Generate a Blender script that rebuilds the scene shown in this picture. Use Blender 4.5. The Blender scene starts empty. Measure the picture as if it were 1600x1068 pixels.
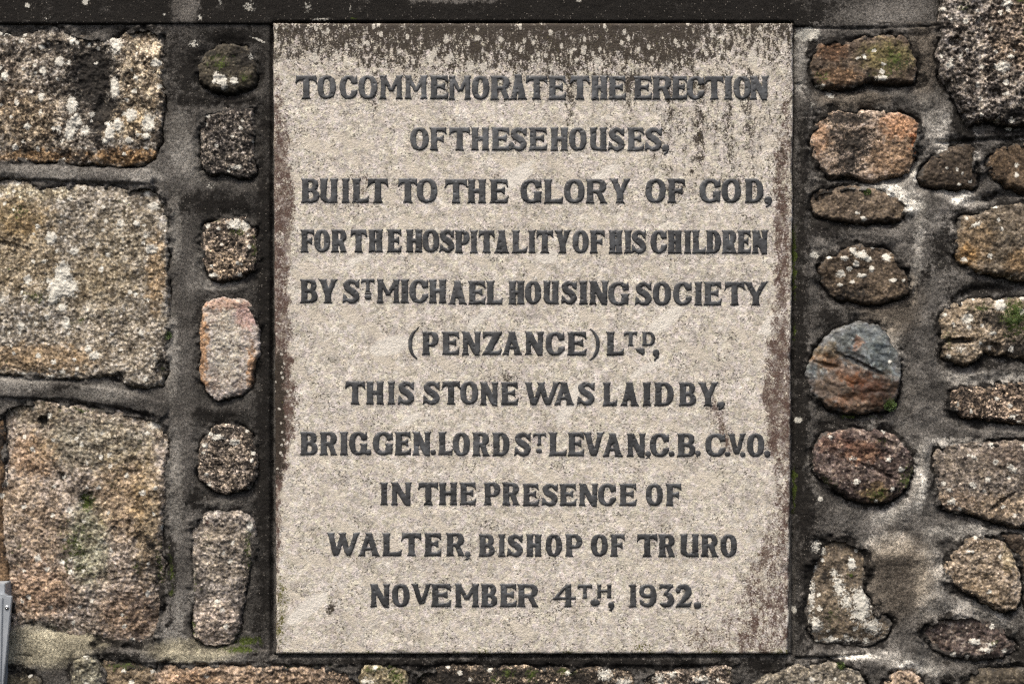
import bpy, math, random
import numpy as np

# ------------------------------------------------------------------ camera, sky, sun, exposure
scene = bpy.context.scene
CAM_D = 2.5
EYE = 1.5
cd = bpy.data.cameras.new('camera'); cam = bpy.data.objects.new('camera', cd)
scene.collection.objects.link(cam)
cam.location = (0.0, -CAM_D, EYE); cam.rotation_euler = (math.pi / 2, 0, 0)
cd.sensor_width = 36; cd.lens = 36 * CAM_D / 1.6
cd.clip_start = 0.05; cd.clip_end = 500
scene.camera = cam

SUN_EL, SUN_AZ = math.radians(62), math.radians(-28)      # azimuth from the wall's outward normal, towards the left
world = bpy.data.worlds.new('World'); scene.world = world; world.use_nodes = True
wn = world.node_tree; bg = wn.nodes['Background']
sky = wn.nodes.new('ShaderNodeTexSky'); sky.sky_type = 'NISHITA'; sky.sun_disc = False
sky.sun_elevation = SUN_EL; sky.sun_rotation = math.pi + SUN_AZ * -1
sky.air_density = 1.0; sky.dust_density = 6.0; sky.ozone_density = 0.6
wn.links.new(sky.outputs[0], bg.inputs[0]); bg.inputs[1].default_value = 0.092
sl = bpy.data.lights.new('sun', 'SUN'); sun = bpy.data.objects.new('sun', sl)
scene.collection.objects.link(sun)
sl.energy = 1.8; sl.angle = math.radians(18); sl.color = (1.0, 0.95, 0.87)
from mathutils import Vector
sdir = Vector((math.sin(SUN_AZ) * math.cos(SUN_EL), -math.cos(SUN_AZ) * math.cos(SUN_EL), math.sin(SUN_EL)))
sun.rotation_euler = sdir.to_track_quat('Z', 'Y').to_euler(); sun.location = (0, -5, 6)
scene.view_settings.view_transform = 'Standard'; scene.view_settings.look = 'None'
scene.view_settings.gamma = 1.0; scene.view_settings.exposure = 1.05
scene.cycles.use_denoising = False; scene.cycles.filter_width = 1.35; scene.cycles.use_adaptive_sampling = False

# ------------------------------------------------------------------ helpers: units (1 unit of the drawing = 1 mm), noise
COL = scene.collection
def wx(px): return (np.asarray(px, float) - 800.0) / 1000.0
def wz(py): return EYE + (534.0 - np.asarray(py, float)) / 1000.0

_T = {}
def _tab(seed):
    if seed not in _T:
        r = np.random.RandomState(seed * 7 + 13)
        a = r.rand(256, 256) * 2 * np.pi
        _T[seed] = (np.cos(a), np.sin(a), r.rand(256, 256), r.rand(256, 256), r.rand(256, 256))
    return _T[seed]
def gnoise(x, y, seed):
    gx, gy = _tab(seed)[:2]
    xi = np.floor(x); yi = np.floor(y); fx = x - xi; fy = y - yi
    ix = xi.astype(np.int64) & 255; iy = yi.astype(np.int64) & 255
    jx = (ix + 1) & 255; jy = (iy + 1) & 255
    u = fx * fx * fx * (fx * (fx * 6 - 15) + 10); v = fy * fy * fy * (fy * (fy * 6 - 15) + 10)
    a = gx[ix, iy] * fx + gy[ix, iy] * fy
    b = gx[jx, iy] * (fx - 1) + gy[jx, iy] * fy
    c = gx[ix, jy] * fx + gy[ix, jy] * (fy - 1)
    d = gx[jx, jy] * (fx - 1) + gy[jx, jy] * (fy - 1)
    return ((a + u * (b - a)) * (1 - v) + (c + u * (d - c)) * v) * 1.5
def fbm(x, y, size, octs=4, seed=1, gain=0.5):
    s = 0; a = 1; t = 0; f = 1.0 / size
    for k in range(octs):
        s = s + a * gnoise(x * f + 17.3 * k, y * f - 9.1 * k, seed + k); t += a; a *= gain; f *= 2.03
    return s / t
def worley(x, y, size, seed=1):
    _, _, rx, ry, rv = _tab(seed)
    x = x / size; y = y / size
    xi = np.floor(x).astype(np.int64); yi = np.floor(y).astype(np.int64)
    f1 = np.full(np.shape(x), 9.0); f2 = f1.copy(); val = np.zeros(np.shape(x))
    for dx in (-1, 0, 1):
        for dy in (-1, 0, 1):
            cx = xi + dx; cy = yi + dy; a = cx & 255; b = cy & 255
            d = np.hypot(cx + rx[a, b] - x, cy + ry[a, b] - y)
            c = d < f1
            f2 = np.where(c, f1, np.minimum(f2, d)); val = np.where(c, rv[a, b], val); f1 = np.where(c, d, f1)
    return f1, f2, val
def sstep(a, b, x):
    t = np.clip((x - a) / (b - a), 0, 1); return t * t * (3 - 2 * t)

def sdf_poly(X, Y, P):
    P = np.asarray(P, float); d = np.full(X.shape, 1e9); inside = np.zeros(X.shape, bool)
    n = len(P)
    for i in range(n):
        ax, ay = P[i]; bx, by = P[(i + 1) % n]
        ex, ey = bx - ax, by - ay; L = ex * ex + ey * ey
        if L < 1e-12: continue
        t = np.clip(((X - ax) * ex + (Y - ay) * ey) / L, 0, 1)
        d = np.minimum(d, (X - ax - t * ex) ** 2 + (Y - ay - t * ey) ** 2)
        if ay != by:
            c = ((ay > Y) != (by > Y)) & (X < (bx - ax) * (Y - ay) / (by - ay) + ax)
            inside ^= c
    d = np.sqrt(d)
    return np.where(inside, -d, d)
def chaikin(P, n=2):
    P = np.asarray(P, float)
    for _ in range(n):
        Q = np.roll(P, -1, axis=0)
        P = np.stack([0.75 * P + 0.25 * Q, 0.25 * P + 0.75 * Q], 1).reshape(-1, 2)
    return P

def ellipses(X, Y, L, warp=2.0, seed=50):
    """soft blobs: 1 at the centre, 0.5 on the rim, 0 at twice the radius"""
    if not L: return np.zeros(X.shape)
    wxn = X + warp * fbm(X, Y, 9, 3, seed); wyn = Y + warp * fbm(X, Y, 9, 3, seed + 5)
    m = np.zeros(X.shape)
    for e in L:
        cx, cy, rx, ry = e[:4]; a = math.radians(e[4]) if len(e) > 4 else 0; k = e[5] if len(e) > 5 else 1
        dx = wxn - cx; dy = wyn - cy; ca, sa = math.cos(a), math.sin(a)
        r = np.sqrt(((dx * ca + dy * sa) / rx) ** 2 + ((-dx * sa + dy * ca) / ry) ** 2)
        m = np.maximum(m, np.clip(1 - 0.5 * r, 0, 1) * k)
    return m

def link(name, mesh, mat=None, parent=None, loc=(0, 0, 0)):
    o = bpy.data.objects.new(name, mesh); COL.objects.link(o)
    o.location = loc
    if parent is not None: o.parent = parent
    if mat is not None and not mesh.materials: mesh.materials.append(mat)
    return o
def raw_mesh(name, V, F4, smooth=True, attrs=None):
    me = bpy.data.meshes.new(name)
    me.vertices.add(len(V)); me.vertices.foreach_set('co', V.astype(np.float32).ravel())
    n = len(F4)
    me.loops.add(n * 4); me.loops.foreach_set('vertex_index', F4.astype(np.int32).ravel())
    me.polygons.add(n)
    me.polygons.foreach_set('loop_start', np.arange(0, n * 4, 4, dtype=np.int32))
    me.polygons.foreach_set('loop_total', np.full(n, 4, dtype=np.int32))
    me.polygons.foreach_set('use_smooth', np.full(n, smooth, dtype=bool))
    me.update(calc_edges=True)
    for k, A in (attrs or {}).items():
        at = me.color_attributes.new(k, 'FLOAT_COLOR', 'POINT')
        c = np.ones((len(V), 4), np.float32); c[:, :A.shape[1]] = A
        at.data.foreach_set('color', c.ravel())
    return me
def grid_mesh(name, X, Yd, Z, keep, back, attrs=None, smooth=True):
    """front sheet from arrays [row, column] of world x, depth y, world z; kept cells only; a wall of faces runs from its rim to y = back"""
    R, Cn = X.shape
    idx = np.arange(R * Cn).reshape(R, Cn)
    a = idx[:-1, :-1][keep]; b = idx[:-1, 1:][keep]; c = idx[1:, 1:][keep]; d = idx[1:, :-1][keep]
    F = np.stack([a, d, c, b], 1)            # rows run downwards, seen from -y
    pk = np.pad(keep, 1)
    E = []
    m = keep & ~pk[:-2, 1:-1]; E.append(np.stack([idx[:-1, :-1][m], idx[:-1, 1:][m]], 1))
    m = keep & ~pk[2:, 1:-1]; E.append(np.stack([idx[1:, 1:][m], idx[1:, :-1][m]], 1))
    m = keep & ~pk[1:-1, :-2]; E.append(np.stack([idx[1:, :-1][m], idx[:-1, :-1][m]], 1))
    m = keep & ~pk[1:-1, 2:]; E.append(np.stack([idx[:-1, 1:][m], idx[1:, 1:][m]], 1))
    E = np.concatenate(E)
    used = np.unique(F); mp = np.full(R * Cn, -1); mp[used] = np.arange(len(used))
    V = np.stack([X.ravel()[used], Yd.ravel()[used], Z.ravel()[used]], 1)
    bu = np.unique(E); mb = np.full(R * Cn, -1); mb[bu] = np.arange(len(bu)) + len(used)
    VB = V[mp[bu]].copy(); VB[:, 1] = back
    F2 = np.stack([mp[E[:, 0]], mp[E[:, 1]], mb[E[:, 1]], mb[E[:, 0]]], 1)
    A = {}
    for k, v in (attrs or {}).items():
        v = v.reshape(R * Cn, -1); A[k] = np.concatenate([v[used], v[bu]])
    cen = V.mean(0); cen[1] = 0
    VV = np.concatenate([V, VB]) - cen
    return raw_mesh(name, VV, np.concatenate([mp[F], F2]), smooth, A), cen

# ------------------------------------------------------------------ materials
class NT:
    def __init__(s, name):
        s.m = bpy.data.materials.new(name); s.m.use_nodes = True; s.t = s.m.node_tree
        s.b = s.t.nodes['Principled BSDF']
    def n(s, typ, **kw):
        o = s.t.nodes.new(typ)
        for k, v in kw.items(): setattr(o, k, v)
        return o
    def put(s, sock, v):
        if isinstance(v, bpy.types.NodeSocket): s.t.links.new(v, sock)
        elif isinstance(v, (tuple, list)): sock.default_value = tuple(v) + ((1.0,) if len(v) == 3 and sock.type == 'RGBA' else ())
        else: sock.default_value = v
    def math(s, op, a, b=0.0, clamp=False):
        o = s.n('ShaderNodeMath', operation=op, use_clamp=clamp); s.put(o.inputs[0], a); s.put(o.inputs[1], b); return o.outputs[0]
    def mix(s, f, a, b, typ='MIX'):
        o = s.n('ShaderNodeMix', data_type='RGBA', blend_type=typ); s.put(o.inputs[0], f); s.put(o.inputs[6], a); s.put(o.inputs[7], b); return o.outputs[2]
    def ss(s, x, lo, hi, a=0.0, b=1.0):
        o = s.n('ShaderNodeMapRange', interpolation_type='SMOOTHSTEP'); s.put(o.inputs[0], x)
        for k, v in zip((1, 2, 3, 4), (lo, hi, a, b)): s.put(o.inputs[k], v)
        return o.outputs[0]
    def coords(s, rot=0.0, scale=(1, 1, 1)):
        tc = s.n('ShaderNodeTexCoord'); oi = s.n('ShaderNodeObjectInfo')
        mp = s.n('ShaderNodeMapping'); s.t.links.new(tc.outputs['Object'], mp.inputs[0])
        ml = s.n('ShaderNodeVectorMath', operation='SCALE'); ml.inputs[0].default_value = (7.1, 3.7, 5.3)
        s.t.links.new(oi.outputs['Random'], ml.inputs['Scale']); s.t.links.new(ml.outputs[0], mp.inputs[1])
        if rot or scale != (1, 1, 1):
            m2 = s.n('ShaderNodeMapping'); s.t.links.new(mp.outputs[0], m2.inputs[0])
            m2.vector_type = 'TEXTURE'
            m2.inputs[2].default_value = (0, rot, 0); m2.inputs[3].default_value = scale
            return m2.outputs[0]
        return mp.outputs[0]
    def noise(s, co, size, detail=4, rough=0.55, dist=0.0):
        o = s.n('ShaderNodeTexNoise'); s.put(o.inputs['Vector'], co); s.put(o.inputs['Scale'], 1000.0 / size)
        s.put(o.inputs['Detail'], detail); s.put(o.inputs['Roughness'], rough); s.put(o.inputs['Distortion'], dist)
        return o.outputs['Fac']
    def voro(s, co, size, feature='F1', out='Color', rnd=1.0):
        o = s.n('ShaderNodeTexVoronoi', feature=feature); s.put(o.inputs['Vector'], co); s.put(o.inputs['Scale'], 1000.0 / size)
        s.put(o.inputs['Randomness'], rnd); return o.outputs[out]
    def attr(s, name):
        o = s.n('ShaderNodeAttribute', attribute_name=name); return o.outputs['Color']
    def sep(s, c):
        o = s.n('ShaderNodeSeparateColor'); s.put(o.inputs[0], c); return o.outputs
    def ramp(s, x, stops):
        o = s.n('ShaderNodeValToRGB'); s.put(o.inputs[0], x); e = o.color_ramp.elements
        while len(e) < len(stops): e.new(0.5)
        for k, (p, c) in enumerate(stops): e[k].position = p; e[k].color = tuple(c) + (1,)
        return o.outputs[0]
    def bump(s, h, dist, strength=1.0, prev=None):
        o = s.n('ShaderNodeBump'); s.put(o.inputs['Height'], h); s.put(o.inputs['Distance'], dist); s.put(o.inputs['Strength'], strength)
        if prev is not None: s.t.links.new(prev, o.inputs['Normal'])
        return o.outputs[0]

def overlay_masks(N, col, co, keep=.93, lichen=(0.72, 0.69, 0.60), dark=(0.014, 0.012, 0.010), moss=(0.045, 0.06, 0.012), red=(0.10, 0.055, 0.045), dn=None, amp=3.0, wash=False):
    """growth, dirt and some painted shade put on by the masks stored on the mesh, with ragged edges from noise"""
    m = N.sep(N.attr('mask')); rr = N.sep(N.attr('rust')); r = rr[0]
    nf = dn if dn is not None else N.math('ADD', N.math('MULTIPLY', N.noise(co, 7.0, 6, 0.75), .55), N.math('MULTIPLY', N.noise(co, 2.0, 4, 0.8), .45))
    nn = N.math('MULTIPLY', N.math('SUBTRACT', nf, 0.5), amp)
    if red is not None:
        f = N.ss(N.math('ADD', r, nn), 0.36, 0.72)
        vary = N.ss(N.math('ADD', N.math('MULTIPLY', N.noise(co, 14, 6, .75), .6), N.math('MULTIPLY', N.noise(co, 3.2, 4, .8), .4)), .40, .54, .62, 1.0)
        col = N.mix(N.math('MULTIPLY', N.math('MULTIPLY', f, keep), vary), col, red)
    if wash:
        f = N.ss(N.math('ADD', rr[2], nn), 0.40, 0.60)
        col = N.mix(N.math('MULTIPLY', f, .9), col, N.mix(N.ss(N.noise(co, 3.0, 6, 0.9), .38, .64), (0.030, 0.027, 0.024), (0.125, 0.115, 0.10)))
    f = N.ss(N.math('ADD', m[1], nn), 0.36, 0.66); col = N.mix(N.math('MULTIPLY', f, keep), col, dark)
    n2 = N.math('MULTIPLY', N.math('SUBTRACT', N.noise(co, 3.4, 5, 0.75), 0.5), 1.5)
    mc = N.ramp(N.noise(co, 2.5, 3, 0.7), [(0.3, tuple(0.35 * k for k in moss)), (0.5, moss), (0.7, tuple(2.4 * k for k in moss))])
    f = N.ss(N.math('ADD', m[2], nn), 0.40, 0.62); col = N.mix(f, col, mc)
    lc = N.mix(N.ss(N.noise(co, 2.0, 3, 0.8), 0.36, 0.58), tuple(k * 0.62 for k in lichen), lichen)
    f = N.ss(N.math('ADD', m[0], n2), 0.44, 0.58); col = N.mix(N.math('MULTIPLY', f, 0.92), col, lc)
    return col

def desat(c, k):
    g = sum(c) / 3; return tuple(g + (v - g) * k for v in c)
def stone_material(name, stops, size=9.0, grain=3.0, grain_amp=0.45, bump=0.9, rough=0.85, spec=0.25, dist=0.3, crystals=.16):
    N = NT(name); co = N.coords(); stops = [(p, desat(c, .67)) for p, c in stops]
    a = N.math('ADD', N.math('MULTIPLY', N.noise(co, size * 2.0, 8, 0.74, dist), .55), N.math('MULTIPLY', N.noise(co, size * .55, 6, 0.8, dist), .45))
    a = N.ss(a, 0.345, 0.655); a = N.math('ADD', N.math('MULTIPLY', a, .56), .22)
    col = N.ramp(a, stops)
    cr = N.voro(co, grain * 1.15, 'F1', 'Distance'); ci = N.sep(N.voro(co, grain * 1.15, 'F1', 'Color'))
    cf = N.math('MULTIPLY', N.ss(N.math('ADD', cr, N.math('MULTIPLY', N.math('SUBTRACT', N.noise(co, 2.2, 3), .5), .7)), 0.52, 0.34), N.ss(ci[1], 1 - crystals, 1.05 - crystals))
    col = N.mix(N.math('MULTIPLY', cf, 0.8), col, tuple(min(.62, 1.12 * k) for k in stops[-1][1]))
    pit = N.ss(N.noise(co, 5.0, 5, 0.75), 0.57, 0.66); col = N.mix(N.math('MULTIPLY', pit, 0.75), col, tuple(.7 * k for k in stops[0][1]))
    v = N.voro(co, grain, 'F1', 'Color'); vv = N.sep(v)
    g = N.ss(vv[0], 0.0, 1.0, 1 - grain_amp, 1 + grain_amp * 1.15)
    g3 = N.n('ShaderNodeCombineColor'); [N.put(g3.inputs[k], N.math('MULTIPLY', g, N.ss(vv[1], 0, 1, *([(1.0, 1.0), (1.0, 0.97), (1.04, 0.9)][k])))) for k in range(3)]
    col = N.mix(1.0, col, g3.outputs[0], 'MULTIPLY')
    fine = N.noise(co, 1.6, 3, 0.7)
    sp = N.ss(fine, 0.55, 0.72); col = N.mix(N.math('MULTIPLY', sp, 0.55), col, stops[0][1])
    col = N.mix(1.0, col, N.attr('tone'), 'MULTIPLY')
    col = overlay_masks(N, col, co, wash=True)
    N.put(N.b.inputs['Base Color'], col)
    N.put(N.b.inputs['Roughness'], rough); N.put(N.b.inputs['Specular IOR Level'], spec)
    h1 = N.noise(co, size, 6, 0.7); h2 = N.voro(co, grain * 1.3, 'F1', 'Distance')
    b1 = N.bump(h1, 0.0021 * bump, 1.0)
    b2 = N.bump(h2, 0.0008 * bump, 0.7, b1)
    N.put(N.b.inputs['Normal'], b2)
    return N.m

def mortar_material():
    N = NT('mortar'); co = N.coords()
    a = N.noise(co, 60, 6, 0.62)
    col = N.ramp(a, [(0.30, (0.046, 0.042, 0.037)), (0.5, (0.080, 0.074, 0.066)), (0.72, (0.130, 0.121, 0.109))])
    g = N.noise(co, 3.0, 6, 0.9); gm = N.ss(g, 0.36, 0.66, 0.22, 2.0)
    cc = N.n('ShaderNodeCombineColor'); [N.put(cc.inputs[k], gm) for k in range(3)]
    col = N.mix(1.0, col, cc.outputs[0], 'MULTIPLY')
    col = N.mix(1.0, col, N.attr('tone'), 'MULTIPLY')
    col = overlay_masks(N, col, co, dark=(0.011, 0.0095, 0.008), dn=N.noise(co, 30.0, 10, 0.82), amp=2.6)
    # single pale sand grains
    v = N.voro(co, 3.4, 'F1', 'Distance'); vc = N.sep(N.voro(co, 3.4, 'F1', 'Color'))
    gr = N.math('MULTIPLY', N.ss(v, 0.14, 0.32, 1.0, 0.0), N.ss(vc[0], 0.78, 0.88))
    col = N.mix(N.math('MULTIPLY', gr, 0.6), col, (0.30, 0.27, 0.23))
    N.put(N.b.inputs['Base Color'], col); N.put(N.b.inputs['Roughness'], 0.9); N.put(N.b.inputs['Specular IOR Level'], 0.15)
    b1 = N.bump(N.noise(co, 3.4, 6, 0.9), 0.0024, 1.0); b2 = N.bump(N.noise(co, 22, 4, 0.6), 0.0035, 0.8, b1)
    N.put(N.b.inputs['Normal'], b2)
    return N.m

def slab_material():
    N = NT('dressed_granite'); co = N.coords()
    base = N.ramp(N.noise(co, 26, 5, 0.6), [(0.3, (0.49, 0.452, 0.388)), (0.5, (0.57, 0.532, 0.462)), (0.7, (0.65, 0.61, 0.535))])
    # feldspar laths, leaning to the right
    fc = N.coords(math.radians(32), (2.7, 1, 1))
    fv = N.sep(N.voro(fc, 15.0)); fd = N.voro(fc, 15.0, 'DISTANCE_TO_EDGE', 'Distance')
    lath = N.math('MULTIPLY', N.ss(fv[0], 0.86, 0.90), N.ss(N.math('ADD', fd, N.math('MULTIPLY', N.math('SUBTRACT', N.noise(co, 5, 4), 0.5), 0.25)), 0.03, 0.12))
    # grains
    g1 = N.sep(N.voro(co, 2.7)); g2 = N.sep(N.voro(co, 5.5))
    gm = N.math('ADD', N.ss(g1[0], 0, 1, 0.80, 1.15), N.ss(g2[1], 0, 1, -0.11, 0.11))
    cc = N.n('ShaderNodeCombineColor'); N.put(cc.inputs[0], gm); N.put(cc.inputs[1], N.math('MULTIPLY', gm, N.ss(g2[0], 0, 1, 0.965, 1.005))); N.put(cc.inputs[2], N.math('MULTIPLY', gm, N.ss(g2[2], 0, 1, 0.93, 1.04)))
    col = N.mix(1.0, base, cc.outputs[0], 'MULTIPLY')
    g3 = N.sep(N.voro(co, 10.0)); k3 = N.ss(g3[0], 0, 1, 0.88, 1.10); c3 = N.n('ShaderNodeCombineColor'); [N.put(c3.inputs[k], k3) for k in range(3)]; col = N.mix(1.0, col, c3.outputs[0], 'MULTIPLY')
    q = N.ss(N.noise(co, 8, 6, 0.8), 0.515, 0.63); col = N.mix(N.math('MULTIPLY', q, 0.50), col, (0.21, 0.195, 0.165))
    m1 = N.ss(N.math('ADD', N.noise(co, 3.3, 3, 0.6), N.math('MULTIPLY', N.math('SUBTRACT', N.noise(co, 22, 3, 0.6), 0.5), 0.40)), 0.60, 0.64)
    col = N.mix(N.math('MULTIPLY', N.math('MULTIPLY', m1, N.math('SUBTRACT', 1.0, lath)), 0.85), col, (0.062, 0.054, 0.044))
    col = N.mix(N.math('MULTIPLY', lath, 0.72), col, N.mix(N.noise(fc, 3, 3), (0.50, 0.45, 0.37), (0.60, 0.545, 0.455)))
    lf = N.math('MULTIPLY', N.sep(N.attr('rust'))[1], N.ss(N.noise(fc, 5, 5, .75), 0.34, 0.52, .5, .95))
    col = N.mix(lf, col, N.mix(N.noise(fc, 2.5, 3), (0.56, 0.525, 0.455), (0.70, 0.665, 0.595)))
    col = N.mix(1.0, col, N.attr('tone'), 'MULTIPLY')
    dn = N.math('ADD', N.math('MULTIPLY', N.noise(N.coords(0, (1, 1, 1.7)), 6.5, 7, 0.8), .5), N.math('MULTIPLY', N.noise(co, 2.6, 4, 0.8), .5))
    col = overlay_masks(N, col, co, lichen=(0.60, 0.56, 0.48), dark=(0.036, 0.028, 0.021), moss=(0.10, 0.095, 0.03), red=(0.080, 0.047, 0.037), dn=dn, amp=4.6, keep=.97)
    N.put(N.b.inputs['Base Color'], col); N.put(N.b.inputs['Roughness'], 0.85); N.put(N.b.inputs['Specular IOR Level'], 0.2)
    b1 = N.bump(N.noise(co, 3.0, 4, 0.7), 0.0009, 1.0); b2 = N.bump(N.noise(co, 12, 4, 0.6), 0.0018, 0.8, b1)
    N.put(N.b.inputs['Normal'], b2)
    return N.m

def lead_material():
    N = NT('weathered_lead'); co = N.coords()
    a = N.noise(co, 22, 5, 0.6)
    col = N.ramp(a, [(0.3, (0.026, 0.026, 0.026)), (0.52, (0.048, 0.049, 0.050)), (0.75, (0.088, 0.093, 0.098))])
    w = N.ss(N.noise(co, 7, 5, 0.75), 0.62, 0.78); col = N.mix(N.math('MULTIPLY', w, 0.35), col, (0.17, 0.185, 0.20))
    col = N.mix(1.0, col, N.attr('tone'), 'MULTIPLY')
    N.put(N.b.inputs['Base Color'], col); N.put(N.b.inputs['Metallic'], 0.0)
    N.put(N.b.inputs['Roughness'], N.ss(N.noise(co, 9, 4), 0.3, 0.7, 0.36, 0.58)); N.put(N.b.inputs['Specular IOR Level'], 0.5)
    b1 = N.bump(N.noise(co, 10, 3, 0.5), 0.0009, 0.8)
    N.put(N.b.inputs['Normal'], b1)
    return N.m

# ------------------------------------------------------------------ glyphs of the wedge-serif lead lettering (height 1, width w)
def stem(xa, xb, y0, y1, s, e0=0.055, e1=0.055, n=7):
    """upright or leaning stem from (xa, y0) to (xb, y1), splaying into wedge serifs at both ends"""
    L, R = [], []
    ts = np.concatenate([np.linspace(0, .2, n), np.linspace(.8, 1, n)])
    for t in ts:
        d0 = t / 0.2; d1 = (1 - t) / 0.2
        e = (e0 * (1 - d0) ** 2 if d0 < 1 else 0) + (e1 * (1 - d1) ** 2 if d1 < 1 else 0)
        x = xa + (xb - xa) * t; y = y0 + (y1 - y0) * t
        L.append((x - s / 2 - e, y)); R.append((x + s / 2 + e, y))
    return L + R[::-1]
def sup(cx, cy, rx, ry, p=2.3, a0=0.0, a1=360.0, n=40):
    a = np.radians(np.linspace(a0, a1, n, endpoint=(abs(a1 - a0) < 359)))
    c, s = np.cos(a), np.sin(a)
    return [(cx + rx * np.sign(u) * abs(u) ** (2 / p), cy + ry * np.sign(v) * abs(v) ** (2 / p)) for u, v in zip(c, s)]
def bowl(x0, xm, x1, y0, y1, p=2.2):
    return [(x0, y0), (xm, y0)] + sup(xm, (y0 + y1) / 2, x1 - xm, (y1 - y0) / 2, p, -90, 90, 22) + [(xm, y1), (x0, y1)]
def arm(xs, xt, ytop, th, drop, up=0.0, bow=0.35):
    """thin arm from the stem at xs to a wedge at xt; outer edge at ytop, wedge tip reaching `drop` inwards (sign gives the way)"""
    sg = 1 if drop > 0 else -1
    d = abs(drop); dx = xt - xs
    return [(xs, ytop), (xt, ytop + up), (xt + 0.02 * np.sign(dx), ytop - sg * d),
            (xs + dx * (1 - bow * .35), ytop - sg * (th + (d - th) * .45)), (xs + dx * (1 - bow), ytop - sg * (th + (d - th) * .12)), (xs, ytop - sg * th)]
def midarm(xs, xt, y, th, half):
    return [(xs, y + th / 2), (xs + (xt - xs) * .6, y + th / 2 + .01), (xt - .03, y + half), (xt, y + half), (xt, y - half), (xt - .03, y - half), (xs + (xt - xs) * .6, y - th / 2 - .01), (xs, y - th / 2)]

def sdf_stroke(X, Y, pts, rad):
    d = np.full(X.shape, 1e9)
    for (ax, ay), (bx, by), r0, r1 in zip(pts[:-1], pts[1:], rad[:-1], rad[1:]):
        ex, ey = bx - ax, by - ay; L = ex * ex + ey * ey + 1e-12
        t = np.clip(((X - ax) * ex + (Y - ay) * ey) / L, 0, 1)
        d = np.minimum(d, np.hypot(X - ax - t * ex, Y - ay - t * ey) - (r0 + (r1 - r0) * t))
    return d
def crv(pts, n=6):
    """Catmull-Rom through the points"""
    P = [pts[0]] + list(pts) + [pts[-1]]; out = []
    for i in range(1, len(P) - 2):
        p0, p1, p2, p3 = (np.array(P[i + k], float) for k in (-1, 0, 1, 2))
        for t in np.linspace(0, 1, n, endpoint=False):
            out.append(0.5 * (2 * p1 + (p2 - p0) * t + (2 * p0 - 5 * p1 + 4 * p2 - p3) * t * t + (3 * p1 - p0 - 3 * p2 + p3) * t ** 3))
    out.append(np.array(P[-2], float)); return out

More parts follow.
